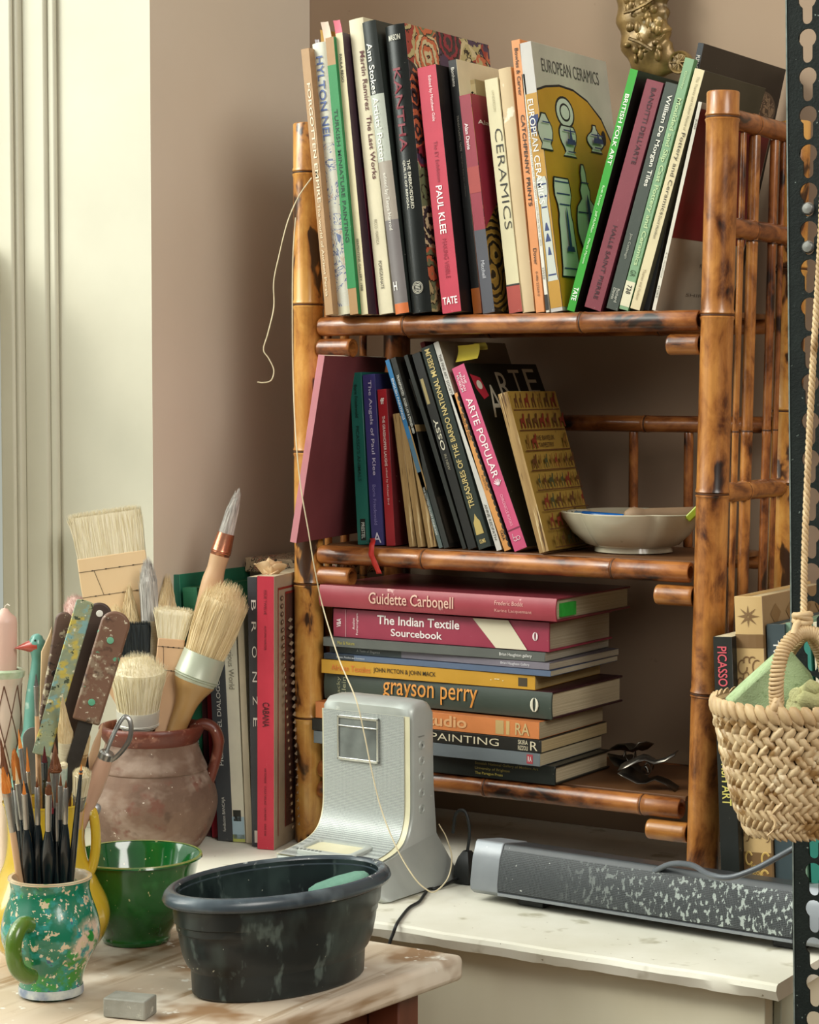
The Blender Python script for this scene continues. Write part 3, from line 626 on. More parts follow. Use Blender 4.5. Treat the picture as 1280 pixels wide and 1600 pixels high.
# ================================================================== BOOKS ON THE MIDDLE SHELF
Z3 = lambda x, y: (440+x/3.048, 500+y/3.048)
Z4 = lambda x, y: (820+x/2.783, 500+y/2.783)
G2 = 'books on the middle shelf'
T2 = BT[1]; Y2 = .0135
def mid(label, zf, c, w=.15, Y=Y2, **k): return shelved(label, Q(zf, *c), Y, T2, w, group=G2, **k)
q = fit(*Q(Z3, (38, 1056), (56, 1058), (163, 140), (181, 135)), -.085)
book('large thin maroon portfolio jutting out past the left post with a pink edge', .008, q['h']*.972, .185, (q['x']+.0005, -.085, q['z']), q['lean'], yaw=R(11), hard=False, spine='#c9838a', front='#74363a', page='#cfc2aa', group=G2, name='portfolio', gloss=.6)
mid('teal book with black lettering, first upright spine on the middle shelf', Z3, ((362, 1045), (424, 1048), (326, 228), (380, 225)), spine='#1b6a5e', front='#1f5f56',
    letters=[('Boris Friedewald', .07, .26, .36, .62, '#0c332c', 'd', .006), ("PICASSO'S ANIMALS", .31, .63, .34, .62, '#0d3a33', 'd', .006), ('PRESTEL', .87, .965, .40, .68, '#cfd8cf', 'd', .01)], bands=[(.85, .975, .3, .75, '#0b1512')])
r = mid('violet-blue book with pale lettering and a red ribbon marker', Z3, ((429, 1046), (487, 1048), (381, 236), (445, 229)), spine='#3d3a78', front='#2f2d5f',
    letters=[('The Angels of Paul Klee', .035, .59, .36, .70, '#cfcbe2', 'd', .008), ('Boris Friedewald', .645, .88, .34, .58, '#8f8cc2', 'd'), ('A', .925, .985, .2, .8, '#e6e4f0', 'h', .006)])
rb = [(r.matrix_world.translation+Vector((.002, -.0005, .002)))]
P = [at(*p, yy) for p, yy in (((582, 842), .012), ((583, 846), -.006), ((581, 856), -.0135), ((581, 868), -.014), ((586, 880), -.0135), ((593, 897), -.012))]
rib = B(); path = smooth_path(P, 5)
for i, p in enumerate(path):
    rib.v += [tuple(p+Vector((-.0035, -.0006*math.sin(i), 0))), tuple(p+Vector((.0035, -.0002, .0008)))]
for i in range(len(path)-1): rib.f.append([2*i, 2*i+1, 2*i+3, 2*i+2]); rib.m.append(0)
ro = rib.build('bookmark_ribbon', mat('red ribbon', '#b3231d', '#c23024', 60, .5), smooth=60, fix=False); ro.parent = r; ro.matrix_parent_inverse = r.matrix_world.inverted(); ro['label'] = 'red ribbon hanging over the shelf rail'
md = ro.modifiers.new('thickness', 'SOLIDIFY'); md.thickness = .0005
mid('red book with white lettering, third upright spine on the middle shelf', Z3, ((498, 1050), (544, 1051), (453, 308), (501, 300)), .145, spine='#a31c26', front='#5d1c22',
    letters=[('THE GRASSHOPPER LAUGHS', .17, .49, .38, .66, '#f0dcd6', 'd', .014), ('edited by Michael Bird', .50, .735, .40, .64, '#e6c4bf', 'd', .006), ('ff', .055, .095, .3, .7, '#f4e6e0', 'h', .03)])
old = mat('worn tan paper', '#86683e', '#b39462', 26, .9, bmp=.6, bscale=90, stretch=(6, 1, .35), spots=(('#5d4326', 60, .58, .05, (3, 1, .25)), ('#cdb78c', 70, .60, .05, (4, 1, .2))))
for k, (a, b_, c, d) in enumerate((((607, 1055), (642, 1056), (530, 422), (562, 420)), ((648, 1056), (690, 1058), (566, 432), (590, 430)), ((696, 1058), (742, 1060), (600, 480), (640, 478)))):
    mid(('worn tan booklet with a ragged spine, left one of the three together', 'worn tan booklet with a ragged spine, middle one of the three together', 'worn tan booklet with a ragged spine, right one of the three together')[k],
        Z3, (a, b_, c, d), .12, hard=False, spine_mat=old, front='#a58a5c', page='#c9b285', name='booklet')
mid('very thin blue booklet with white lettering leaning left', Z3, ((749, 1065), (771, 1063), (493, 172), (514, 165)), .14, hard=False, spine='#5d6b68', front='#46524f', bands=[(0, .42, 0, 1, '#2f78ad'), (.42, .6, 0, 1, '#4a6f86')],
    letters=[('ENGLISH PAINTINGS', .10, .32, .25, .78, '#e9eef0', 'd', .012), ('THE SCOTTISH GALLERY EDINBURGH', .68, .93, .25, .72, '#e0e2da', 'd')])
r = mid('dark book with a pale figure photographed on its cover, leaning left', Z3, ((773, 1062), (802, 1062), (517, 160), (545, 153)), .14, hard=False, spine='#2a2d29', front='#24221c',
    letters=[('TRANSPORTED', .09, .20, .30, .72, '#d9d9cf', 'd', .012), ('ROGER LAW & STEPHEN BIRD', .215, .40, .30, .72, '#d9d9cf', 'd', .012)])
cover_art(r, [(paper('#3a332a'), ccw([(.02, .98), (.95, .98), (.95, .70), (.02, .74)])), (ink('#a7a49c'), ccw([(.10, .12), (.34, .10), (.48, .22), (.52, .34), (.40, .40), (.22, .36), (.12, .26)])),
              (ink('#2f3138'), ccw([(.16, .36), (.46, .40), (.50, .48), (.2, .50)])), (ink('#8b867a'), ccw([(.22, .46), (.48, .44), (.55, .56), (.30, .60)]))], 'cover_photo')
r = mid('thin black book with red flowers on its cover, leaning left', Z3, ((862, 1068), (884, 1069), (580, 148), (602, 142)), .14, hard=False, spine='#1c201a', front='#15160f',
    letters=[])
cover_art(r, [(ink('#9a2e22'), ccw(oval(.30, .60, .10, .05))), (ink('#a8392a'), ccw(oval(.22, .70, .09, .045))), (ink('#94301f'), ccw(oval(.34, .84, .10, .05))), (ink('#3c5a32'), ccw(oval(.45, .72, .07, .05)))])
mid('black book with pale hand-drawn capitals and a tan strip near its top', Z3, ((889, 1070), (930, 1071), (618, 152), (660, 128)), .14, spine='#14140f', front='#1a1a14', hard=False, bands=[(.13, .26, .15, .5, '#9a8a5c')],
    letters=[('OSSY', .34, .50, .30, .78, '#d9d3bd', 'u', .01), ('IN NEW', .52, .60, .38, .66, '#a49c84', 'd')])
mid('small scarlet book top showing above the dark green spine', Z3, ((940, 1060), (962, 1060), (655, 88), (682, 82)), .11, Y=.050, spine='#8f1b18', front='#7a1614', hard=False)
r = mid('dark green book with gilt capitals down its spine, leaning left', Z3, ((936, 1072), (1009, 1068), (667, 118), (722, 97)), .15, spine='#26302a', front='#1f2823', rnd=.08,
    letters=[('TREASURES OF THE BARDO NATIONAL MUSEUM', .015, .80, .30, .70, '#cdb877', 'u', .014), ('GUMS', .955, .975, .3, .75, '#c7b06c', 'h', .02)])
e = B(); e.add([(r['t']*x, -.0004, r['h']*(1-s)) for x, s in ((.2, .93), (.8, .93), (.75, .87), (.62, .855), (.5, .83), (.38, .855), (.25, .87))], [tuple(range(7))]); e.build('gilt_emblem', ink('#b9a35e'), r, smooth=0)
mid('tall book with a white lettered spine and grey cover, leaning left', Z3, ((1024, 1076), (1056, 1078), (723, 88), (751, 82)), .15, hard=False, spine='#c9c6be', front='#857a66', gloss=.6,
    letters=[('THE FINE ART SOCIETY', .06, .26, .25, .72, '#5a564e', 'd', .006), ('ANNE REDPATH', .78, .95, .25, .72, '#5a564e', 'd', .006)])
r = mid('orange book with a black scalloped edge, leaning left', Z3, ((1061, 1082), (1100, 1083), (808, 342), (842, 332)), .14, hard=False, spine='#d2924e', front='#1d1710',
    letters=[('Beasts of India', .13, .30, .42, .80, '#5d3c1c', 'd', .006), ('Arni/Wolf', .52, .62, .38, .72, '#6d4a26', 'd'), ('TARA', .87, .935, .30, .72, '#3b2a18', 'd', .01)])
e = B()
for k in range(26):
    a = r['h']*(.03+k*.0372); e.add([(r['t']*(1+.0)-.0028*abs(math.cos(j*math.pi/6))**.5*0-.0022*math.sin(j*math.pi/6), -.0003, a+.0035*math.cos(j*math.pi/6)) for j in range(7)], [tuple(range(7))])
e.build('scalloped_edge', ink('#1b140d'), r, smooth=0)
r = mid('pink-spined book with white lettering and a black cover of big pale letters, leaning left', Z3, ((1109, 1090), (1182, 1087), (814, 222), (876, 206)), .165, hard=False, spine='#c84f76', front='#15170f', gloss=.45,
    letters=[('THE', .055, .10, .60, .76, '#f2dfe4', 'd', .01), ('MEXICAN', .035, .135, .38, .54, '#f2dfe4', 'd', .01), ('MUSEUM', .045, .135, .16, .32, '#f2dfe4', 'd', .01), ('ARTE POPULAR', .175, .61, .26, .74, '#f4e6e8', 'd', .006), ('CHRONICLE BOOKS', .70, .87, .36, .56, '#e9a9bd', 'd')],
    bands=[(.885, .893, 0, 1, '#7a2a44')])
e = B(); t_, h_ = r['t'], r['h']
for k in range(6):
    a = -.9+k*.36; e.tube([(t_*.5, -.0004, h_*.345), (t_*.5+.006*math.sin(a), -.0004, h_*.345+.008*math.cos(a))], .0005, 6)
for s_ in (-1, 1): e.tube([(t_*(.5+.12*s_)+.0022*math.cos(a*.5236), -.0004, h_*.06+.0022*math.sin(a*.5236)) for a in range(13)], .0003, 6)
e.tube([(t_*.25, -.0004, h_*.055), (t_*.3, -.0004, h_*.09)], .0003, 6)
e.build('spine_mark', ink('#f2dfe4'), r)
cov = B(); cm = ink('#c9c2ac')
for ch, y0, y1, z0, z1 in (('A', .16, .33, .70, .88), ('R', .36, .51, .80, .95), ('T', .55, .70, .83, .965), ('E', .76, .92, .83, .97), ('P', .26, .40, .36, .50)):
    write(cov, ch, lambda u, v: (r['t']+.0005, r['w']*(y0+(y1-y0)*u), r['h']*(z0+(z1-z0)*v)), 0, .0)
cov.build('cover_lettering', cm, r, smooth=0, fix=False)
cover_art(r, [(ink('#9c2450'), ccw([(.20, .76), (.30, .69), (.42, .70), (.50, .80), (.50, .92), (.40, .95), (.30, .90)])), (ink('#c9bfae'), ccw(oval(.36, .78, .04, .02))),
              (ink('#b52a3c'), ccw([(.02, .06), (.14, .08), (.18, .18), (.10, .20), (.04, .14)])), (ink('#e6e0d0'), ccw(oval(.10, .12, .035, .025)))])
# the old tapestry book propped in front of it, spine worn to the stitching
tap = mat('tapestry cover paper', '#96762f', '#a98a3c', 10, .6, spots=(('#6d4a22', 50, .66, .05),))
q = fit(*Q(Z3, (1225, 1092), (1280, 1092), (1036, 332), (1074, 318)), .006)
r = book('old mustard tapestry book with a frayed spine leaning beside the black-covered book', q['t'], q['h']*.99, .118, (q['x']+.001, .006, T2+.0005), q['lean'], yaw=R(2), hard=False, spine_mat=old, front_mat=tap, page='#c2a876', group=G2)
rows_ = [(.0, .115), (.13, .245), (.26, .375), (.39, .50), (.515, .625), (.64, .75), (.765, .87), (.885, .985)]
S = []; rg = random.Random(5); br = paper('#5d3a1c'); rd = paper('#7a2c1c'); gr = paper('#45482a'); oc = paper('#7d5a22')
for a, c in rows_:
    S.append((br, ccw([(.03, c), (.98, c), (.98, c+.008), (.03, c+.008)])))
    x = .08
    while x < .9:
        m_ = rg.choice([br, rd, gr, oc, br]); hh = c-a; wd = rg.uniform(.05, .11)
        if (a, c) != rows_[2] or x < .2 or x > .78:
            S.append((m_, ccw([(x, c-.01), (x+wd*.25, c-.01), (x+wd*.3, c-hh*.4), (x+wd*.7, c-hh*.35), (x+wd*.75, c-.01), (x+wd, c-.01), (x+wd*.95, a+hh*.45), (x+wd*1.15, a+hh*.15), (x+wd*.9, a+hh*.1), (x+wd*.7, a+hh*.35), (x+wd*.1, a+hh*.4)])))
        x += wd+rg.uniform(.03, .06)
cover_art(r, S, 'tapestry_strips')
e = B()
for s_, a, c, ln in (('THE BAYEUX', .30, .70, 0), ('TAPESTRY', .34, .66, 1)):
    write(e, s_, lambda u, v: (r['t']+.0012, r['w']*(a+(c-a)*u), r['h']*(1-.345-.045*ln+.05+.03*v-.02)), 0, .008)
e.build('cover_lettering', ink('#4a3018'), r, smooth=0, fix=False)
slip('yellow sticky note curling over the top of the white-spined book', [(712, 566), (746, 560), (745, 537), (712, 540)], .024, '#c9b53a', bend=.006)
slip('second yellow sticky note flag beside the curling one', [(735, 548), (762, 546), (756, 535), (738, 536)], .035, '#cbb84a', bend=.004)

# ================================================================== THE FLAT STACK ON THE BOTTOM SHELF
Z5 = lambda x, y: (460+x/2, 860+y/2)
G3 = 'art books stacked flat on the bottom shelf'
# (left px, right px, thickness, depth, ...) bottom of the pile first
pile = []
def flat(label, xl, xr, t, w, yaw=0, Y=-.008, **k):
    z = (BT[2] if not pile else pile[-1])+.0003; pile.append(z+t)
    zz = at(*Z5(xr, 0), Y)
    x1 = at(*Z5(xr, 700), Y).x; x0 = at(*Z5(xl, 500), Y).x
    return book(label, t-.0002, x1-x0, w, (x1, Y, z), 0, yaw=R(yaw), flat=True, group=G3, **k)
flat('black book with small gilt lettering, lowest in the flat stack', 110, 815, .0208, .13, 0, spine='#1c211e', front='#171b19', gloss=.35, rnd=.03,
     letters=[('Scottish National Gallery of Modern Art', .66, .93, .66, .84, '#9a8a45', 'd', .006), ('University of Brighton', .66, .81, .40, .58, '#9a8a45', 'd', .006), ('The Paragon Press', .66, .78, .14, .32, '#b5a550', 'd', .01)])
flat('blue-grey paperback with a small red square, second from the bottom of the flat stack', 60, 768, .0145, .145, 0, Y=-.0195, hard=False, spine='#6f777b', front='#5a6266', page='#d2c7a6',
     bands=[(.945, .97, .15, .85, '#b0444c')], letters=[('RA', .95, .966, .3, .7, '#e6dcd8', 'd', .01)])
flat('black paperback lettered in wide cream capitals, third from the bottom of the flat stack', 55, 772, .0140, .155, 0, Y=-.0200, hard=False, spine='#1e1c17', front='#25221b', page='#d0bd90',
     letters=[('PAINTING', .535, .825, .22, .80, '#d9ceb0', 'd', -.004), ('SKIRA', .905, .945, .55, .9, '#d9ceb0', 'd', .01), ('RIZZOLI', .905, .945, .1, .45, '#d9ceb0', 'd', .01), ('R', .955, .985, .15, .85, '#d9ceb0', 'd')])
flat('orange book with faint pale lettering beneath the dark green hardback', 66, 765, .0190, .15, 0, Y=-.0185, hard=False, spine='#cf7f48', front='#b86d3c', page='#c2b494',
     letters=[('studio', .49, .69, .22, .90, '#d9a673', 'd', .02), ('RA', .90, .96, .15, .85, '#c8ad78', 'd', .01)], bands=[(.815, .85, .1, .9, '#bca06a'), (.86, .875, .1, .9, '#c8a86e')])
pile[-1] += .0015
r = flat('thick dark green hardback with large orange lowercase lettering', 84, 803, .0300, .165, -1, Y=-.010, spine='#3c463d', front='#39161d', back='#39161d', page='#d9ccab', rnd=.06,
     letters=[('grayson perry', .275, .69, .18, .86, '#dd9440', 'd', .004), ('Jacky', .045, .068, .05, .50, '#a9a985', 'f0')][:1])
e = B(); t_, h_ = r['t'], r['h']
write(e, 'Jacky', lambda u, v: (t_*(.15+.75*u), -.0006, h_*(1-.062-.020*(1-v))), 0, 0); write(e, 'Klein', lambda u, v: (t_*(.15+.75*u), -.0006, h_*(1-.085-.020*(1-v))), 0, 0)
e.build('author_lettering', ink('#a9a985'), r, smooth=0)
e = B(); cx, cz = t_*.5, h_*.07
for s_ in (1, -1):
    pts = [(.0022*s_*0+s_*.0035*math.sin(a), .0075*math.cos(a)) for a in [0.2, .7, 1.2, 1.7, 2.2, 2.7, 3.0]]
    e.tube([(cx+y_, -.0007, cz+x_) for x_, y_ in pts], [.0003, .001, .0016, .0018, .0014, .0008, .0003], 8, flat=.4, up=(0, 1, 0))
e.build('dolphin_mark', ink('#dedac4'), r)
flat('mustard yellow paperback with dark capitals and faded orange lettering', 92, 752, .0160, .16, 1, Y=-.007, hard=False, spine='#c9972f', front='#a97c22', page='#cbb27a',
     letters=[('African Textiles', .05, .24, .26, .70, '#d87a3a', 'd', .004), ('JOHN PICTON & JOHN MACK', .255, .55, .28, .70, '#332a18', 'd', .006), ('. -- .', .80, .86, .45, .60, '#e6d9a8', 'd', .02)], bands=[(.925, .965, .2, .8, '#4a4030')])
r = flat('thin steel blue catalogue with white lettering in the middle of the flat stack', 93, 800, .0066, .16, 0, Y=-.0095, hard=False, spine='#5b6b84', front='#4a5870', page='#c4bca6',
     bands=[(0, .14, 0, 1, '#27303a')], letters=[('Glazes, Pestles and Ironware', .06, .19, .3, .7, '#c9ccd0', 'd')])
flat('thin lilac grey catalogue with white lettering, under the dark grey one', 100, 796, .0080, .158, -1.5, Y=-.009, hard=False, spine='#7c7680', front='#6d6872', page='#b9b09c',
     bands=[(0, .34, 0, 1, '#3c4444')], letters=[('Brian Haughton Gallery', .79, .915, .25, .72, '#e0dde0', 'd'), ('A Taste of Elegance', .13, .24, .25, .70, '#c4c8c4', 'd')])
flat('thin dark grey catalogue just below the broad raspberry pink book', 98, 782, .0105, .157, 1, Y=-.008, hard=False, spine='#5f625d', front='#4c4f4b', page='#b5ae9c',
     letters=[('Brian Haughton gallery', .805, .945, .28, .70, '#e3e2dc', 'd', .004), ('Man & Nature', .07, .15, .3, .66, '#b5a845', 'd')])
r = flat('broad raspberry pink book with bold white lettering and a cream diagonal stripe', 122, 795, .0325, .15, 0, Y=-.007, spine='#9c354c', front='#8c2c42', page='#b5a88e', rnd=.02,
     letters=[('The Indian Textile', .215, .60, .55, .86, '#f3e6e4', 'd', .016), ('Sourcebook', .28, .52, .16, .42, '#f3e6e4', 'd', .016)])
e = B(); t_, h_ = r['t'], r['h']
e.add([(t_*.98, -.0006, h_*(1-.66)), (t_*.98, -.0006, h_*(1-.82)), (t_*.02, -.0006, h_*(1-.905)), (t_*.02, -.0006, h_*(1-.765))], [(0, 1, 2, 3)]); e.build('diagonal_stripe', ink('#ddd3b8'), r, smooth=0)
e = B(); write(e, 'V&A', lambda u, v: (t_*(.35+.3*u), -.0006, h_*(1-.018-.022*(1-v))), 0, .02)
write(e, 'Avalon', lambda u, v: (t_*(.30+.40*u), -.0006, h_*(1-.095-.012*(1-v))), 0, 0); write(e, 'Fotheringham', lambda u, v: (t_*(.12+.75*u), -.0006, h_*(1-.113-.012*(1-v))), 0, 0)
e.box(t_*.02, t_*.98, -.0004, .0, h_*(1-.063), h_*(1-.062))
cx, cz = t_*.5, h_*.06
for s_ in (1, -1):
    e.tube([(cx+.0045*math.cos(a), -.0007, cz+s_*.0022*math.sin(a)) for a in [.2, .8, 1.4, 2.0, 2.6, 3.0]], [.0003, .0009, .0012, .0012, .0007, .0003], 8, flat=.4, up=(0, 1, 0))
e.build('lettering', ink('#f0dfdf'), r, smooth=0)
pile[-1] += .002
r = flat('worn red hardback with faded pale serif lettering, topmost of the flat stack', 72, 815, .0252, .175, -.6, Y=-.0215, rnd=.10, page='#c9bd9e', front='#7b2f38', back='#7b2f38',
     spine_mat=mat('scuffed red cover', '#943440', '#a84650', 14, .4, spots=(('#e0b3ae', 60, .66, .08),)), gloss=.3,
     letters=[('Guidette Carbonell', .225, .585, .28, .80, '#e2b9a6', 'd', .008), ('Frederic Bodet', .755, .87, .58, .76, '#dba79d', 'd'), ('Karine Lacquemant', .755, .905, .24, .42, '#dba79d', 'd')])
B().box(.0045, r['t']-.006, .012, .045, -.0006, .0024).build('green_marker', mat('green tape', '#1f9a2e', '#37b043', 60, .5), r)
print('stack top', pile[-1])
# ================================================================== BOOKS STANDING ON THE LEDGE, LEFT OF THE BOOKCASE
Z8 = lambda x, y: (280+x/3.333, 860+y/3.333)
G4 = 'books standing on the ledge left of the bookcase'
def led(label, zf, c, w, Y, group=G4, **k): return shelved(label, Q(zf, *c), Y, 0, w, group=group, **k)
led('red magazine spine with small black lettering, rightmost of the ledge books by the left post', Z8, ((406, 1572), (484, 1572), (404, 150), (484, 146)), .2, -.068, yaw=R(14), hard=False, spine='#b8283c', front='#a8967f', gloss=.5,
    letters=[('CABANA', .46, .55, .32, .72, '#3a1016', 'd', .004), ('ISSUE TWELVE', .05, .14, .40, .56, '#5d1722', 'd'), ('AUTUMN WINTER', .18, .27, .42, .54, '#5d1722', 'd'), ('ARTEMIDE   CASA VELAZ   UN REVE   SINE DIE', .70, .95, .42, .54, '#5d1722', 'd')])
mag = [o for o in COL.objects if o.get('label', '').startswith('red magazine')][0]
bdr = paper('#8c2a26'); drk = paper('#4a2a24'); S = [(paper('#5a3a30'), ccw([(.175, .935), (.99, .935), (.99, .065), (.175, .065)]))]
for a, b0, m_ in ((.055, .09, bdr), (.165, .13, bdr)):
    S += [(m_, ccw([(a, 1-b0*.5), (a+.010, 1-b0*.5), (a+.010, b0*.5), (a, b0*.5)])), (m_, ccw([(a, b0*.5), (.99, b0*.5), (.99, b0*.5+.008), (a, b0*.5+.008)]))]
for k in range(30):
    y = .085+k*.029
    S += [(drk, ccw(oval(.112, y, .024, .0095, 8))), (paper('#a8967f'), ccw(oval(.112, y, .014, .0055, 8)))]
    if k > 2: S += [(paper('#a8967f'), ccw([(.19, y), (.23, y-.009), (.27, y), (.23, y+.009)])), (bdr, ccw(oval(.34, y, .05, .006, 8)))]
cover_art(mag, S, 'ornamental_border')
led('charcoal book with large white spaced capitals beside the red magazine', Z8, ((378, 1555), (404, 1556), (336, 152), (402, 150)), .19, -.060, yaw=R(13), spine='#3a3b40', front='#34353a', hard=False,
    letters=[('B', 0.085, 0.123, .38, .86, '#e9e6dc', 'd'), ('R', 0.165, 0.203, .38, .86, '#e9e6dc', 'd'), ('O', 0.255, 0.298, .38, .88, '#e9e6dc', 'd'), ('N', 0.350, 0.388, .38, .86, '#e9e6dc', 'd'), ('Z', 0.440, 0.473, .38, .86, '#e9e6dc', 'd'), ('E', 0.520, 0.553, .38, .86, '#e9e6dc', 'd')],
    bands=[(.94, .985, .3, .9, '#e0dcd0')])
led('plain cream book with an unlettered spine left of the charcoal one', Z8, ((348, 1532), (377, 1534), (298, 300), (334, 298)), .17, -.050, yaw=R(11), spine='#d5c8ae', front='#c9bca0')
led('white book with thin grey lettering and a blue-green foot', Z8, ((281, 1526), (345, 1530), (236, 372), (290, 368)), .16, -.052, yaw=R(9), spine='#ded9c4', front='#cfcab4', hard=False,
    bands=[(.885, .985, .0, 1, '#a9c3cf'), (.965, .998, 0, 1, '#b7bd62'), (.855, .905, .1, .75, '#33352f')], letters=[('Curious World', .10, .31, .28, .74, '#8a8676', 'd')])
led('dark grey book with white capitals reading upward, behind the jar handle', Z8, ((201, 1520), (275, 1527), (150, 430), (228, 425)), .15, -.055, yaw=R(8), spine='#45484b', front='#3c3f42',
    letters=[('PICASSO . EL DIALOGO CON', .13, .64, .36, .62, '#dcdad0', 'u'), ('fundacion BANCAJA', .79, .955, .38, .62, '#dcdad0', 'u')])
led('thin red book half hidden behind the handle of the clay jar', Z8, ((170, 1500), (200, 1500), (138, 500), (166, 498)), .14, -.045, yaw=R(6), hard=False, spine='#a92738', front='#8f2130')
led('dark maroon book between the green and the thin red books', Z8, ((140, 1500), (168, 1500), (104, 420), (134, 418)), .14, -.042, yaw=R(5), spine='#4d262a', front='#401f22')
led('tall green book with white lettering at its foot, behind the clay jar', Z8, ((78, 1490), (138, 1495), (4, 210), (92, 204)), .14, -.040, yaw=R(3), spine='#2f7a57', front='#2a6c4d',
    letters=[('and Modern Art', .57, .70, .45, .66, '#dfe6da', 'u', .006)])
led('taller blue-green book at the far left end of the ledge books', Z8, ((16, 1485), (76, 1490), (-52, 150), (2, 146)), .14, -.036, yaw=R(0), spine='#2a7a66', front='#2c7f62')
# dried petal lying on the charcoal book and a patterned slip case behind
bx = thing('patterned_box', 'flat cream box with a dark floral print lying across the ledge books against the wall', 'box', atd(352, 905, 2.62))
zb_ = max(at(345, 905, .06).z, .25)
bx.location = (-.085, .10, .2995)
B().box(-.075, .062, -.008, .12, .0, .018).build('body', textile('floral box print', ['#c9b596', '#c2ad8d', '#cdb999', '#4d4038', '#c6b190', '#a5564a', '#cbb698'], 55, 'noise', .7), bx, bevel=.002)
pb = B(); c0 = at(420, 893, -.01)
def petal(base, tip, wd, lift):
    a, c = Vector(base), Vector(tip); d = c-a; s = d.cross(FWD*.8+Vector((0, 0, .45))).normalized(); rows = []
    for i in range(8):
        u = i/7; ww = wd*(1-u)**.7*(1+.5*math.sin(u*3)); m_ = a.lerp(c, u)+Vector((0, 0, lift*math.sin(u*2.4)))
        rows.append([m_-s*ww+Vector((0, 0, .002*math.sin(u*5))), m_-Vector((0, 0, .0015*(1-u))), m_+s*ww])
    o = len(pb.v)
    for r_ in rows: pb.v += [tuple(p) for p in r_]
    for i in range(7):
        for j in range(2): pb.f.append([o+i*3+j, o+i*3+j+1, o+i*3+j+4, o+i*3+j+3]); pb.m.append(0)
bp = at(424, 897, -.035)
pb.v = []
petal(bp, bp+RIGHT*-.020+Vector((0, 0, .010)), .0075, .004); petal(bp, bp+RIGHT*.018+Vector((0, 0, .009)), .007, .003)
petal(bp, bp+RIGHT*-.002+Vector((0, 0, .019)), .008, .002); petal(bp, bp+RIGHT*.010+Vector((0, .004, .013)), .008, .002); petal(bp+Vector((0, 0, -.0015)), bp+RIGHT*.004+Vector((0, -.012, .001)), .009, .001)
ph = tag(pb.build('dried_petals', mat('dried petal', '#d9b483', '#e6c79a', 60, .7), smooth=60, fix=False), 'curled dried petals lying on top of the charcoal and red books', 'flower')
md = ph.modifiers.new('t', 'SOLIDIFY'); md.thickness = .0006

# ================================================================== BOOKS STANDING ON THE LEDGE, RIGHT OF THE BOOKCASE
Z6 = lambda x, y: (1080+x/2.963, 860+y/2.963)
G5 = 'books standing on the ledge right of the bookcase'
led('black paperback with red and yellow condensed capitals, leaning by the right post', Z6, ((145, 1560), (238, 1565), (106, 275), (190, 268)), .19, -.070, G5, hard=False, spine='#1d201d', front='#161816', gloss=.35,
    letters=[('PICASSO', .035, .178, .22, .72, '#cf5560', 'd', .014), ('& MODERN BRITISH ART', .19, .605, .22, .72, '#cfc467', 'd', .014)])
r = led('thick buff book with brown floral and griffin ornament, behind the straw basket', Z6, ((252, 1580), (384, 1590), (196, 108), (328, 100)), .20, -.060, G5, rnd=.05, front='#8f7350', page='#c9b48c',
    spine_mat=mat('buff cloth', '#c2a26c', '#cbac77', 14, .65))
e = B(); t_, h_ = r['t'], r['h']; brn = ink('#7a5c38')
Yq = lambda x: .05*t_*(2*x/t_-1)**2-.0005
def sp(x, s): return (t_*x, Yq(t_*x), h_*(1-s))
def curl(cx, cs, rx, rs, a0, a1, wd=.0009, n=12): e.tube([sp(cx+rx*math.cos(a0+(a1-a0)*i/n), cs+rs*math.sin(a0+(a1-a0)*i/n)) for i in range(n+1)], wd, 5, flat=.3, up=(0, 1, 0))
for x in (.0,):
    for k in range(8):
        a = k*math.pi/4; e.add([sp(.5+.05*math.cos(a+1), .062+.008*math.sin(a+1)), sp(.5+.40*math.cos(a), .062+.035*math.sin(a)), sp(.5+.05*math.cos(a-1), .062+.008*math.sin(a-1))], [(0, 1, 2)])
e.add([sp(0.0, .118), sp(.25, .118), sp(.5, .118), sp(.75, .118), sp(1, .118), sp(1, .16), sp(.75, .16), sp(.5, .16), sp(.25, .16), sp(0, .16)], [(0, 1, 8, 9), (1, 2, 7, 8), (2, 3, 6, 7), (3, 4, 5, 6)])
for s_ in (.22, .46, .60, .70):
    for m_ in (1, -1):
        curl(.5+m_*.26, s_, .16, .022, 0, 5.2, .0007); curl(.5+m_*.14, s_+.035, .11, .02, 1.5, 6, .0007); curl(.5+m_*.36, s_+.05, .1, .016, 3, 8, .0006); curl(.5+m_*.1, s_-.02, .12, .012, 2.5, 5.5, .0008)
for k in range(7):
    a = math.pi+k*math.pi/6; e.add([sp(.5+.06*math.cos(a+.9), .345+.01*math.sin(a+.9)), sp(.5+.34*math.cos(a), .345+.05*math.sin(a)), sp(.5+.06*math.cos(a-.9), .345+.01*math.sin(a-.9))], [(0, 1, 2)])
e.add([sp(0, .80), sp(.33, .80), sp(.66, .80), sp(1, .80), sp(1, .90), sp(.66, .90), sp(.33, .90), sp(0, .90)], [(0, 1, 6, 7), (1, 2, 5, 6), (2, 3, 4, 5)])
e.build('spine_ornament', brn, r, smooth=0, fix=False)
e = B(); gl_ = ink('#c9a85e')
for s_, m_, k_ in ((.82, 1, .3), (.82, -1, .3), (.875, 1, .25), (.875, -1, .25), (.955, 1, .28), (.955, -1, .28)): curl(.5+m_*k_, s_, .13, .02, .5, 5.8, .0012)
write(e, 'SCALA', lambda u, v: (lambda x: (x, Yq(x)-.0002, h_*(1-.853+.014*v)))(t_*(.28+.44*u)), 0, .01); write(e, 'BOOKS', lambda u, v: (lambda x: (x, Yq(x)-.0002, h_*(1-.871+.013*v)))(t_*(.3+.4*u)), 0, .01)
e.build('gilt_ornament', gl_, r, smooth=0, fix=False)
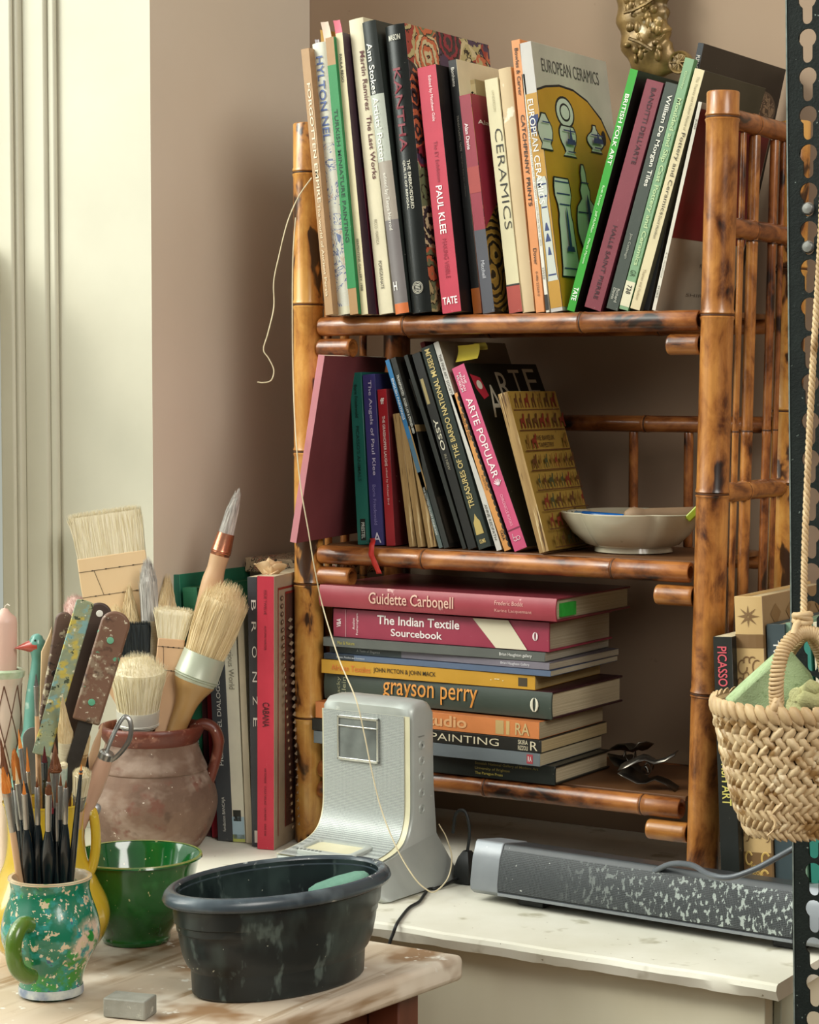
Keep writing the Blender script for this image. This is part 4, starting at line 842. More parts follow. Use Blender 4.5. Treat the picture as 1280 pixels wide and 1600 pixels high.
cover_art(r, [(brn, ccw([(.0, .16), (.95, .16), (.95, .12), (.0, .12)]))]+[(brn, ccw([(.10+.2*k, .06), (.17+.2*k, .03), (.24+.2*k, .06), (.17+.2*k, .10)])) for k in range(4)], 'cover_ornament')
led('slate blue book with white capitals reading upward, behind the basket handle', Z6, ((398, 1580), (486, 1590), (350, 222), (434, 218)), .18, -.055, G5, spine='#3b484c', front='#333f43',
    letters=[('CHEVAL', .055, .215, .36, .68, '#e2e2da', 'u', .008), ('FACTEUR', .23, .36, .36, .68, '#e2e2da', 'u', .008)])
led('sage green book with a small grey label beside the slate blue one', Z6, ((492, 1585), (552, 1592), (438, 214), (494, 210)), .18, -.050, G5, spine='#7d9c84', front='#6f8e78', bands=[(.10, .20, .15, 1, '#5f7076')], letters=[('STEL', .125, .145, .25, .85, '#d9dcd4', 'h')])
led('teal book behind the perforated rack post', Z6, ((566, 1585), (618, 1590), (500, 250), (552, 246)), .18, -.050, G5, spine='#2d7a6c', front='#2a6f62')
led('cream book behind the perforated rack post', Z6, ((632, 1585), (690, 1590), (566, 190), (622, 186)), .18, -.050, G5, spine='#d0c8ae', front='#c4bca2')

# ================================================================== BOWL WITH ODDS AND ENDS ON THE MIDDLE SHELF
cel = mat('celadon glaze', '#b9b29a', '#c9c2aa', 16, .22, coat=.5, spots=(('#a39b80', 50, .7, .08),))
bc_ = at(990, 858, .085); bc_.z = T2+.0004
bowl = thing('lobed_bowl', 'pale celadon bowl with a lobed rim on the middle shelf holding pens and a pestle', 'bowl', bc_)
k = dist(bc_)/FPX
def lobed(prof, n=90):
    rings = []
    for r_, z, l in prof:
        rings.append([((r_*(1-l*1.3*(1-abs(math.cos(2.5*2*math.pi*j/n+.6))**.45)))*math.cos(2*math.pi*j/n),
                       (r_*(1-l*1.3*(1-abs(math.cos(2.5*2*math.pi*j/n+.6))**.45)))*math.sin(2*math.pi*j/n)*.95, z) for j in range(n)])
    return rings
Rw = 116*k; Hh = 62*k
b = B(); b.loft(lobed([(Rw*.50, 0, 0), (Rw*.53, .001, 0), (Rw*.53, .006, .05), (Rw*.66, Hh*.22, .1), (Rw*.84, Hh*.5, .17), (Rw*.97, Hh*.86, .17), (Rw, Hh, .16), (Rw*.985, Hh*1.02, .16), (Rw*.95, Hh*.97, .16), (Rw*.80, Hh*.55, .16), (Rw*.6, Hh*.3, .1), (Rw*.3, Hh*.2, 0), (.0005, Hh*.18, 0)]), 0)
b.build('bowl_body', cel, bowl, smooth=60)
def on_bowl(px, py, dz=0): p = at(px, py, .085); return p
p0, p1 = at(898, 806, .070), at(975, 812, .060)
lt = thing('lighter', 'blue translucent lighter lying in the pale lobed bowl', 'lighter', M=frame(p0, p1-p0))
L_ = (p1-p0).length
B().lathe([(.0035, .010), (.0062, .011), (.0062, L_), (.004, L_+.002)], 20, ey=.6).build('body', mat('blue plastic', '#1257a0', '#1966b3', 30, .2, coat=.4), lt)
B().lathe([(.0045, 0), (.0058, .001), (.0058, .0108), (.004, .0109)], 16, ey=.65).build('cap', mat('blue grey plastic', '#5f7f99', '#6d8ca6', 60, .3), lt)
p0, p1 = at(985, 806, .055), at(1092, 803, .10)
ps = thing('pestle', 'rounded brown wooden pestle resting in the pale lobed bowl', 'pestle', M=frame(p0, p1-p0))
L_ = (p1-p0).length
B().lathe([(.001, -.007), (.005, -.006), (.0085, -.001), (.0095, .005), (.008, .012), (.0072, .016), (.0078, .022), (.008, L_), (.006, L_+.003)], 24).build('shaft', mat('pestle wood', '#8a6f54', '#9c8266', 14, .6, stretch=(1, 1, .3)), ps)
q = B(); q.loft([[(x, y, z) for x, y in ((-.004, -.003), (.004, -.003), (.004, .003), (-.004, .003))] for z in (0, .03)])
tag(q.build('eraser', mat('lime plastic', '#9aa82a', '#a9b836', 60, .35), M=frame(at(1074, 812, .06), at(1092, 794, .065)-at(1074, 812, .06)), bevel=.0015), 'lime green eraser at the right side of the lobed bowl', 'eraser')
tag(B().prism([at(1005, 808, .09), at(1022, 806, .10), at(1019, 795, .10)], (0, 1, 0), .003).build('pastel_stub', mat('orange pastel', '#b8742a', rough=.7), bevel=.0008), 'orange pastel stub sticking up behind the pestle', 'pastel')
cr = B(); rg = random.Random(8)
for i in range(9): cr.ball(tuple(at(948+i*5.5, 816+rg.uniform(-2, 1), .045)), (rg.uniform(.0012, .003), .0015, .0015), 6, 4)
tag(cr.build('wood_shavings', mat('pale shavings', '#c9ac80', rough=.8)), 'pale crumbs and shavings between lighter and pestle in the bowl', 'shavings')['kind'] = 'stuff'

# ================================================================== SPRING CLIPS AT THE RIGHT OF THE STACK
steel = mat('dark tool steel', '#55504a', '#6b665e', 30, .28, metal=.9)
def clip(label, c, yaw, s=1.0, roll=0):
    c = Vector(c); o = thing('spring_clip', label, 'clip', M=Matrix.Translation(c) @ Matrix.Rotation(yaw, 4, 'Z') @ Matrix.Rotation(roll, 4, 'X'), group='spring clips on the bottom shelf')
    for sg in (1, -1):
        b = B(); prof = [(-.030, .0015), (-.020, .006), (-.008, .0125), (.0, .0135), (.010, .009), (.022, .013), (.034, .021)]
        wd = [.016, .018, .016, .010, .008, .009, .010]
        rows = [[(x*s, -w_*s, .0135+sg*z*s), (x*s, 0, .0135+sg*(z*s+.002)), (x*s, w_*s, .0135+sg*z*s)] for (x, z), w_ in zip(prof, wd)]
        b.v = [p for r_ in rows for p in r_]
        for i in range(len(rows)-1):
            for j in range(2): b.f.append([i*3+j, i*3+j+1, i*3+j+4, i*3+j+3]); b.m.append(0)
        m_ = b.build('jaw', steel, o, smooth=60); md = m_.modifiers.new('t', 'SOLIDIFY'); md.thickness = .0009
    b = B(); b.tube([(.004*math.cos(a*.6), -.012*s+.0012*a, .0135+.006*s*math.sin(a*.6)) for a in range(22)], .0009, 6); b.build('spring', steel, o)
    return o
cz = BT[2]
clip('large steel spring clip with spread arms, lying nearest the rail on the bottom shelf', (*at(1012, 1210, .03).xy, cz+.0082), R(12), .95, R(8))
clip('steel spring clip lying behind the nearer clip, beside the flat stack of books', (*at(985, 1190, .085).xy, cz+.009), R(-38), .95, R(-6))

# ================================================================== GILDED ORNAMENT ON THE BACK WALL
gilt = mat('tarnished gilt', '#65502f', '#a08350', 40, .34, metal=.35, bmp=.5, bscale=120, spots=(('#d8cdb2', 28, .62, .08), ('#4a3416', 60, .66, .06)))
orn = thing('gilt_ornament', 'tarnished gilt carved bracket with a rosette foot hanging on the back wall', 'ornament', at(1010, 60, .236))
k = dist(orn.location)/FPX/.9
pts = [(1008, -60), (1006, -20), (1004, 10), (1006, 40), (1012, 68), (1022, 84), (1040, 95), (1058, 99)]
rd_ = [36, 38, 40, 38, 38, 36, 24, 12]
b = B(); P = smooth_path([at(x, y, .225)-orn.location for x, y in pts], 5)
rr = [rd_[min(7, i//5)]*(1-(i % 5)/5)+rd_[min(7, i//5+1)]*((i % 5)/5) for i in range(len(P))]
rg = random.Random(4)
b.tube(P, [r_*k*(1+.07*math.sin(i*1.1)) for i, r_ in enumerate(rr)], 18, flat=.42, up=(0, 1, 0)); b.build('shaft', gilt, orn, smooth=60)
b = B()
for i in range(60):
    x, y = rg.uniform(980, 1034), rg.uniform(-40, 92); b.ball(tuple(at(x, y, .2135)-orn.location), (rg.uniform(.002, .006), .004, rg.uniform(.003, .008)), 8, 5, M=None)
b.tube([at(x, y, .205)-orn.location for x, y in ((975, 20), (990, 16), (1010, 6), (1030, -8))], .002, 6); b.tube([at(x, y, .205)-orn.location for x, y in ((983, 60), (1000, 66), (1020, 78))], .002, 6)
b.build('relief', gilt, orn, smooth=60)
c = at(1061, 97, .208)-orn.location; b = B()
b.lathe([(.001, -.012), (.0125, -.012), (.0135, -.004), (.0125, .001), (.0105, .0), (.0095, -.002), (.003, -.0015), (.0028, .001), (.0005, .0012)], 28, M=Matrix.Translation(c) @ Matrix.Rotation(R(90), 4, 'X'))
for i in range(8):
    a = i*math.pi/4; b.tube([c+Vector((.003*math.cos(a), -.0005, .003*math.sin(a))), c+Vector((.0095*math.cos(a), -.0008, .0095*math.sin(a)))], .0009, 6)
b.build('rosette', gilt, orn, smooth=50)

# ================================================================== RADIO, SOUNDBAR AND CABLES
silver = mat('silver plastic', '#aeb3ae', '#bcc1bb', 20, .38, metal=.25, spots=(('#d9dcd4', 70, .7, .06),))
cream_pl = mat('ivory plastic', '#cdc7a5', '#d9d3b3', 30, .45)
gr_s = grille('silver grille', '#7a807e', '#b9beba', .0016, rough=.4, metal=.2)
blk = mat('black rubber', '#151717', '#1d2020', 40, .5)
ry = -.128; x0 = at(503, 1200, ry).x; x1 = at(648, 1200, ry).x; W = x1-x0; ztop = at(570, 1092, ry).z
rad = thing('dock_speaker', 'silver docking speaker with a mesh front, small screen and side buttons standing on the ledge', 'speaker', M=Matrix.Translation((x0, ry, .0003)) @ Matrix.Rotation(R(-3), 4, 'Z'))
def sweep(prof_front, back, xa, xb, inset=0): pass
front = [(.000, ztop-.014), (.0004, ztop-.03), (.001, .10), (.0008, .080), (-.0015, .067), (-.007, .055), (-.017, .046), (-.034, .040), (-.056, .0365), (-.080, .034)]
front = [tuple(p.xy) for p in smooth_path([(a, b_, 0) for a, b_ in front], 4)]
nf = len(front)
def xs_at(z):                                   # the sides flare out into the foot
    f = max(0, 1-z/.070)**2.6; return -.010*f, W+.026*f
gx = B(); ins = .0085
def rowsx(y, z, inset, dy): 
    a, c = xs_at(z); return [(a+inset+(c-a-2*inset)*i/6, y+dy, z+dy*.2) for i in range(7)]
# body: silver shell behind the mesh (loft of vertical slices through the flared sides)
b = B(); rings = []
prof = [(.0, ztop-.006)]+front[2:]+[(-.086, .027), (-.086, .008), (-.078, .0)]+[(.060, .0), (.064, .006), (.060, .022), (.050, .05), (.046, .10), (.044, ztop-.014), (.038, ztop-.002), (.030, ztop+.001), (.007, ztop)]
NP = 9
def sideof(z, u, y):                             # u in 0..1 across; rounded long edges
    a, c = xs_at(z); return a+(c-a)*u
us = [0, .012, .05, .2, .5, .8, .95, .988, 1]; rc = [.0085, .0045, .0012, 0, 0, 0, .0012, .0045, .0085]
cy = .018
for u, r_ in zip(us, rc):
    ring = []
    for y, z in prof:
        zc = ztop*.55; yy = y+r_*(1 if y < cy else -1)*.55; zz = z-(r_ if z > ztop*.95 else 0)+(r_*.3 if z < .004 else 0)
        if z < .032 and y < 0: yy = y+r_*1.6
        ring.append((sideof(z, u, y), yy, max(0, zz)))
    rings.append(ring)
b.loft(rings, 0, True, True); b.build('body', silver, rad, smooth=50)
def skin(u0, u1, dy, z_hi, n=10):                # a sheet riding on the front curve
    q = B(); pts_ = [p for p in front if p[1] <= z_hi]
    P = []
    for i, (y, z) in enumerate(pts_):
        t0 = pts_[max(0, i-1)]; t1 = pts_[min(len(pts_)-1, i+1)]; d = Vector((t1[0]-t0[0], t1[1]-t0[1])).normalized(); nx = Vector((d.y, -d.x))
        a, c = xs_at(z)
        fr_ = 0
        P.append([(a+(c-a)*(u0+(u1-u0)*j/n), y+nx.x*dy+fr_*(2*(u0+(u1-u0)*j/n)-1)**4*.016, z+abs(nx.y)*dy) for j in range(n+1)])
    q.v = [p for r_ in P for p in r_]
    for i in range(len(P)-1):
        for j in range(n): q.f.append([i*(n+1)+j, i*(n+1)+j+1, (i+1)*(n+1)+j+1, (i+1)*(n+1)+j]); q.m.append(0)
    return q
skin(.012, .988, .0012, ztop-.0135).build('trim', cream_pl, rad, smooth=50)
skin(.03, .93, .0020, ztop-.0138).build('speaker_mesh', gr_s, rad, smooth=50)
# screen, buttons, dock tray
def fp(px, py, dy=-.003): p = at(px, py, ry-.0025); return (rad.matrix_world.inverted() @ p)+Vector((0, dy, 0))
a, c = fp(529, 1116, 0), fp(596, 1193, 0); scx0, scx1, scz1, scz0 = a.x, c.x, a.z, c.z
chrome = mat('chrome trim', '#c9cbc8', '#d6d8d4', 60, .15, metal=.9)
s_ = B()
for (xa, xb, za, zb2) in ((scx0, scx1, scz1-.003, scz1), (scx0, scx1, scz0, scz0+.003), (scx0, scx0+.0025, scz0, scz1), (scx1-.0025, scx1, scz0, scz1), (scx0, scx1, scz1-.012, scz1-.0105)): s_.box(xa, xb, -.0042, -.0012, za, zb2)
s_ = s_.build('screen_frame', chrome, rad, bevel=.0004)
B().box(scx0+.0025, scx1-.0025, -.0030, -.001, scz0+.003, scz1-.003).build('screen', mat('lcd screen', '#6c7270', '#7d8380', 50, .12, coat=.5, spots=(('#3c4040', 8, .52, .15),)), rad, smooth=0)
zc = [at(656, y, ry+.02).z for y in (1162, 1186, 1211, 1236, 1261)]
for i, z in enumerate(zc):
    xw = xs_at(z)[1]
    Mb = Matrix.Translation((xw-.0010, .0185, z)) @ Matrix.Rotation(R(90), 4, 'Y')
    bt = B().lathe([(.0052, 0), (.0052, .0014), (.0042, .0022), (.0038, .0016), (.0005, .0018)], 20, M=Mb).build('button', silver, rad, smooth=40)
    t2 = B(); write(t2, str(i+1), lambda u, v: (xw+.0012, .0185-.0008+.0016*u, z-.0013+.0026*v)); t2.build('numeral', ink('#3c4040'), bt, smooth=0)
    rg_ = B().lathe([(.0062, 0), (.0062, .0009), (.0053, .0011), (.0053, .0)], 20, M=Mb, cap0=False, cap1=False).build('button_ring', mat('button ring', '#7d827e', rough=.4), bt)
t2 = B(); write(t2, 'MEMORY', lambda u, v: (xs_at(.2)[1]+.0004, .012+.012*u, zc[0]+.0085+.0016*v)); t2.build('side_lettering', ink('#5a5e5b'), rad, smooth=0)
tr_ = B(); trm = Matrix.Translation((W*.46, -.050, .0405)) @ Matrix.Rotation(R(5), 4, 'X')
def rrect(w_, d_, r_, z, n=6):
    out = []
    for cx, cyy, a0 in ((w_-r_, d_-r_, 0), (-w_+r_, d_-r_, 90), (-w_+r_, -d_+r_, 180), (w_-r_, -d_+r_, 270)):
        for i in range(n+1): a = R(a0+90*i/n); out.append((cx+r_*math.cos(a), cyy+r_*math.sin(a), z))
    return out
tr_.loft([rrect(.037, .0235, .010, -.004), rrect(.037, .0235, .010, .0022), rrect(.0355, .022, .009, .0032), rrect(.031, .0165, .006, .0032), rrect(.030, .0155, .006, -.001)], 0, True, False, M=trm)
tr_ = tr_.build('dock_rim', silver, rad, smooth=40)
B().loft([rrect(.0302, .0157, .006, -.002), rrect(.0302, .0157, .006, .0012)], 0, M=trm).build('dock_tray', cream_pl, rad, smooth=30)
q = B()
for i in range(7): q.box(-.034+.005*i, -.0318+.005*i, -.0222, -.0195, .0030, .0038, M=trm)
q.build('dock_buttons', mat('button ring', '#7d827e', rough=.4), rad, smooth=0)

# soundbar
sbx0, sbx1, sby = at(733, 1400, -.155).x, .700, -.152
sb = thing('soundbar', 'long black soundbar with grey end caps, its mesh splashed with white, on the ledge', 'soundbar', M=Matrix.Translation((sbx0, sby, .0003)) @ Matrix.Rotation(R(-3.2), 4, 'Z'))
L_ = sbx1-sbx0; hh = .061
sec = [(.006, .0075), (.0, .012), (-.0005, .02), (.004, .045), (.010, hh-.002), (.013, hh), (.055, hh-.006), (.060, hh-.012), (.058, .010), (.050, .0075)]
def sbloft(xa, xb, g=0): return B().loft([[(x, y-g*(1 if y < .03 else -1), z+(g if z > .03 else -g*.2)) for y, z in sec] for x in (xa, xb)])
dk = mat('charcoal plastic', '#2a2d30', '#35393c', 30, .4, spots=(('#c9ccc6', 160, .72, .04),))
cap = mat('grey plastic', '#80858a', '#8d9297', 30, .35, metal=.2, spots=(('#d9dbd4', 150, .72, .05),))
sbloft(.034, L_-.034).build('body', dk, sb, smooth=40, bevel=.0008)
sbloft(0, .0338, .0006).build('end_cap', cap, sb, smooth=40, bevel=.001); sbloft(L_-.0338, L_, .0006).build('end_cap', cap, sb, smooth=40, bevel=.001)
g = B(); g.loft([[(x, y, z) for y, z in ((-.0012, .0145), (-.0016, .021), (.0028, .045), (.0078, hh-.0055), (.0085, hh-.0055), (.0035, .045), (-.0008, .021), (-.0004, .0145))] for x in (.0345, L_-.0345)])
g.build('speaker_mesh', grille('black grille', '#0e1011', '#4a4f52', .0016, splash=True, rough=.5), sb, smooth=40)
g = B(); g.loft([[(x, y, z) for y, z in ((-.0015, .0095), (-.0018, .0125), (.002, .0125), (.002, .0095))] for x in (.034, L_-.034)]); g.build('lower_strip', cap, sb, smooth=0)
for x in (.05, L_-.06):
    B().box(x, x+.03, .012, .045, 0, .0076).build('foot', blk, sb, bevel=.001)
def cable(name, label, pts, r_, m, seg=8, n=8, cat='cable', flat=1):
    return tag(B().tube(smooth_path(pts, n), r_, seg, flat=flat).build(name, m, smooth=60), label, cat)
cab_g = mat('grey cable', '#5a6066', '#666c72', 20, .35)
cable('cable', 'dark grey cable arching over the top of the soundbar towards the rack', [(.44, -.078, .004), (.46, -.080, .030), atd(1014, 1366, 2.135), atd(1048, 1350, 2.10), atd(1082, 1352, 2.05), atd(1108, 1366, 1.99), atd(1140, 1371, 1.965), atd(1180, 1358, 1.95), atd(1218, 1338, 1.935), atd(1246, 1322, 1.925), atd(1275, 1305, 1.93)], .0028, cab_g)
cable('cable', 'black power cable running from behind the silver speaker over the ledge edge', [(.262, -.06, .012), atz(688, 1386, .0022), atz(672, 1388, .0024), atz(663, 1398, .0020), atz(655, 1409, .0020), atz(640, 1418, .0018), atz(628, 1432, .0018), at(620, 1444, -.2790), at(614, 1460, -.2835), at(609, 1474, -.2855), at(604, 1505, -.288)], .0017, blk)
plug = thing('power_plug', 'black plug with a looped lead lying behind the silver speaker', 'plug', atz(694, 1378, .010))
plug.location = (.262, -.085, .0003)
B().loft([[(x*s_, y*s_, z) for x, y in ((-.009, -.012), (.009, -.012), (.012, 0), (.009, .012), (-.009, .012), (-.012, 0))] for z, s_ in ((0, .9), (.003, 1), (.018, 1), (.028, .7), (.034, .35))]).build('plug_body', blk, plug, smooth=50)
B().tube(smooth_path([(0, 0, .03), (.002, .002, .055), (-.004, .003, .075), (-.016, .004, .072), (-.02, .004, .05)], 6), .0017, 8).build('lead', blk, plug, smooth=60)
string_m = mat('cream string', '#cdbf9c', '#d9ccab', 90, .8)
cable('string', 'short cream string dangling free from the top-shelf books against the wall', [atd(402, 597, 2.40), atd(412, 598, 2.40), atd(424, 594, 2.40), atd(428, 578, 2.40), atd(420, 560, 2.40), atd(412, 546, 2.40), atd(419, 520, 2.40), atd(428, 480, 2.41), atd(428, 440, 2.41), atd(436, 400, 2.41), atd(450, 345, 2.41), atd(468, 305, 2.42), atd(487, 278, 2.43)], .0007, string_m, 6)
cable('string', 'long cream string running down the left post and across the silver speaker mesh', [atd(462, 340, 2.468), atd(458, 400, 2.466), atd(457, 480, 2.464), atd(458, 580, 2.462), atd(462, 680, 2.40), atd(470, 760, 2.385), atd(482, 830, 2.385), atd(492, 890, 2.39), atd(505, 950, 2.395), atd(530, 1030, 2.35), atd(556, 1092, 2.285), atd(570, 1150, 2.275), atd(580, 1200, 2.27), atd(596, 1265, 2.262), atd(620, 1325, 2.24), atd(645, 1368, 2.225), atd(664, 1388, 2.222), atd(680, 1393, 2.23), atd(700, 1372, 2.27), atd(706, 1340, 2.31), atd(698, 1310, 2.33), atd(686, 1288, 2.345)], .0008, string_m, 6)
# ================================================================== POTS ON THE TABLE AND LEDGE
def base_at(px, py, Z): p = atz(px, py, Z); p.z = Z+.0003; return p
def pxprof(o, yb, prof): k = dist(o)/FPX; return [(max(r_*k, .0003), (yb-y)*k/math.cos(PITCH+.15)) for r_, y in prof], k
def spline_prof(prof, n=4): return [(max(p.x, .0003), p.y) for p in smooth_path([(r_, z, 0) for r_, z in prof], n)]

# clay jar on the ledge
jo = base_at(238, 1322, 0)
terr = mat('dusty terracotta', '#5f483a', '#7b6150', 22, .85, bmp=.9, bscale=160, spots=(('#917d6e', 20, .48, .18, (1, 1, 1.6)), ('#6f483a', 34, .58, .10), ('#5a4436', 30, .62, .10), ('#d5c8b8', 170, .70, .03)))
terr_red = mat('red slip clay', '#5a2a1e', '#713626', 30, .4, bmp=.3, bscale=150, spots=(('#93604e', 50, .57, .1), ('#c9b8a8', 160, .68, .04)))
jar = thing('clay_jar', 'big dusty terracotta jar with a red rim and one handle, filled with large brushes', 'jar', jo)
pr, kj = pxprof(jo, 1322, [(70, 1322), (78, 1316), (92, 1292), (101, 1265), (102, 1245), (96, 1222), (88, 1206), (86, 1203), (87, 1200), (80, 1185), (74, 1170), (71, 1160)])
inn = [(66*kj, (1322-1160)*kj*1.02), (74*kj, (1322-1190)*kj), (92*kj, (1322-1240)*kj), (60*kj, 8*kj), (.0003, 7*kj)]
B().lathe([(.0003, 0)]+spline_prof(pr)+inn, 56).build('jar_body', terr, jar, smooth=50)
zr = (1322-1160)*kj*1.02
B().lathe([(71*kj, zr-.001), (76*kj, zr+.004), (81*kj, zr+.012), (82*kj, zr+.0165), (80*kj, zr+.019), (75*kj, zr+.0195), (70*kj, zr+.017), (67*kj, zr+.008), (66.5*kj, zr-.001)], 56, cap0=False, cap1=False).build('rim', terr_red, jar, smooth=50)
hd = lambda x, y, d=0: RIGHT*((x-238)*kj)+Vector((0, 0, (1322-y)*kj*1.01))+FWD*d
B().tube(smooth_path([hd(302, 1141), hd(318, 1132), hd(334, 1138), hd(342, 1156), hd(340, 1178), hd(334, 1200), hd(327, 1222), hd(322, 1240)], 5), [.0075]*3+[.0085]*14+[.0078]*14+[.0065]*5, 14, flat=.8).build('handle', terr_red, jar, smooth=60)

# green bowl
go = base_at(213, 1468, TZ)
gg = mat('green glaze', '#0c4a18', '#17662a', 10, .10, coat=.7, spots=(('#1f6a2c', 50, .56, .12), ('#c5c08a', 150, .68, .02)))
gb = thing('green_bowl', 'glossy green glazed bowl on the table between the jars and the black basin', 'bowl', go)
pr, k = pxprof(go, 1468, [(52, 1468), (54, 1463), (54, 1456), (66, 1436), (81, 1410), (90, 1380), (97, 1350), (101, 1338)])
k1 = k
B().lathe([(.0003, .001)]+spline_prof(pr)+[(104*k, 131*k), (103*k, 134*k), (99*k, 134*k), (94*k, 122*k), (84*k, 80*k), (62*k, 40*k), (30*k, 22*k), (.0003, 20*k)], 64).build('bowl_body', gg, gb, smooth=60)
B().lathe([(101*k, 132.2*k), (103.6*k, 133.4*k), (103*k, 135.2*k), (99.2*k, 135.0*k)], 64, cap0=False, cap1=False).build('rim', mat('worn green rim', '#a4a45c', '#5c8a44', 50, .25, coat=.4), gb, smooth=60)

# oval black basin
bo = base_at(437, 1533, TZ); kb = dist(bo)/FPX
tub_m = mat('black basin plastic', '#0f1719', '#1a2527', 7, .34, bmp=.1, bscale=60, spots=(('#303d3b', 22, .50, .16, (1, 1, .5)), ('#52605c', 60, .60, .10, (1, 1, .4)), ('#a9ad9c', 130, .71, .03)))
A_, Bq = .1185, .071
tub = thing('basin', 'oval black plastic basin with a wide rolled rim at the front of the table', 'basin', M=Matrix.Translation(bo) @ Matrix.Rotation(R(73.5), 4, 'Z'))
H_ = .0885
pf = [(.0003, 0), (.735, 0), (.755, .002), (.765, .022), (.772, .0235), (.80, .027), (.835, .036), (.862, .050), (.872, .058), (.884, .0592), (.888, .065), (.905, .0665), (.915, .078), (.918, .0815)]
rim_p = [(.918, .0835), (.955, .0835), (.985, .0845), (1.0, .0875), (.985, .0915), (.955, .0945), (.92, .0955), (.885, .093)]
inn = [(.885, .093), (.878, .078), (.86, .055), (.80, .03), (.74, .018), (.70, .006), (.0003, .005)]
def ov(prof): return [(A_*r_, z) for r_, z in prof]
B().lathe(ov(pf+rim_p[1:]+inn[1:]), 72, ey=Bq/A_).build('basin_body', tub_m, tub, smooth=40)
B().lathe(ov([(.95, .0832), (.988, .0843), (1.004, .0876), (.988, .0922), (.957, .0953), (.92, .0963), (.888, .0945), (.882, .088)]), 72, ey=Bq/A_, cap0=False, cap1=False).build('rolled_rim', mat('rim plastic with painted sheen', '#353f46', '#4d585f', 12, .27, spots=(('#6a767c', 18, .52, .2), ('#b4b9b4', 70, .64, .05))), tub, smooth=60)  # rim coloured lighter than the basin to paint in the window's reflection
sc_ = atd(535, 1372, dist(bo)+.052); 
p0 = atz(542, 1372, TZ+.082)
tag(B().loft([[(x, r_*math.cos(a), r_*.62*math.sin(a)+.0) for a in [2*math.pi*j/18 for j in range(18)]] for x, r_ in ((-.030, .004), (-.028, .009), (-.02, .0125), (0, .014), (.018, .0125), (.026, .009), (.029, .004))]).build('scrubbing_stone', mat('green sponge', '#5f8a78', '#719b88', 60, .85, bmp=.6, bscale=300), M=Matrix.Translation(p0+Vector((-.004, -.006, -.006))) @ Matrix.Rotation(R(48), 4, 'Z') @ Matrix.Rotation(R(-14), 4, 'Y'), smooth=60), 'rounded green scrubbing sponge leaning inside the black basin', 'sponge')

# grey block
ko = base_at(194, 1590, TZ)
tag(B().box(-.0195, .0195, -.0125, .0125, 0, .0165).build('grey_block', mat('grey stone', '#807f74', '#95948a', 40, .7, bmp=.5, bscale=250, spots=(('#b9b8ab', 90, .64, .08), ('#4c4b42', 60, .68, .06))), M=Matrix.Translation(ko+Vector((0, .008, 0))) @ Matrix.Rotation(R(14), 4, 'Z'), bevel=.0012, smooth=30), 'small grey stone block lying on the table in front of the black basin', 'block')

# green and cream pot at the front
po = base_at(80, 1553, TZ)
pg = mat('flaking green paint', '#12664c', '#1a7a5a', 12, .22, coat=.5, bmp=.3, bscale=90,
         balls=(('#d3b8a0', tuple(RIGHT*.040+Vector((-.004, -.016, .050))), .024), ('#b77f86', tuple(RIGHT*-.040+Vector((.0, -.014, .058))), .013), ('#3b8a2c', tuple(RIGHT*.030+Vector((0, -.02, .028))), .016)),
         spots=(('#2f8f84', 60, .52, .1), ('#2e8a3a', 45, .56, .05), ('#cbb996', 110, .61, .02), ('#dcd2b8', 170, .63, .02), ('#3b5a7a', 60, .64, .04)))
pot_ = thing('paint_pot', 'squat handmade pot of flaking green and cream paint holding fine brushes', 'pot', po)
pr, kp = pxprof(po, 1553, [(44, 1553), (50, 1546), (49, 1530), (56, 1508), (72, 1478), (77, 1455), (73, 1430), (64, 1404), (61, 1388), (63, 1376), (65, 1371)])
B().lathe([(.0003, 0)]+spline_prof(pr)+[(64*kp, 185*kp), (59*kp, 185*kp), (56*kp, 178*kp), (54*kp, 150*kp), (64*kp, 100*kp), (46*kp, 30*kp), (.0003, 12*kp)], 56).build('pot_body', pg, pot_, smooth=50)
B().lathe([(62*kp, 182.5*kp), (65.2*kp, 183*kp), (64.6*kp, 186*kp), (59*kp, 186.5*kp), (55.5*kp, 180*kp), (53.5*kp, 150*kp)], 56, cap0=False, cap1=False).build('rim', mat('cream rim glaze', '#d3c4a4', '#b99a76', 40, .3, coat=.4, spots=(('#3b7a4a', 50, .64, .05),)), pot_, smooth=50)
B().lathe([(50.6*kp, 3*kp), (50.8*kp, 10*kp), (49.8*kp, 16*kp)], 56, cap0=False, cap1=False).build('foot_band', mat('blue grey band', '#5b6f8f', '#c4c8c0', 60, .3, coat=.4), pot_, smooth=50)
hp = lambda x, y, d: RIGHT*((x-80)*kp)+Vector((0, 0, (1553-y)*kp*1.01))-FWD*d
B().tube(smooth_path([hp(62, 1436, .032), hp(52, 1429, .048), hp(44, 1442, .057), hp(41, 1464, .060), hp(45, 1490, .058), hp(54, 1506, .048), hp(62, 1512, .038)], 5), [.0075, .008]+[.0072]*27+[.0066]*2, 14).build('handle', mat('olive glaze', '#5b7a24', '#4a6a1e', 20, .25, coat=.5, spots=(('#9fb07a', 60, .62, .06), ('#d9cfae', 110, .72, .04), ('#7a5a24', 40, .68, .05))), pot_, smooth=60)

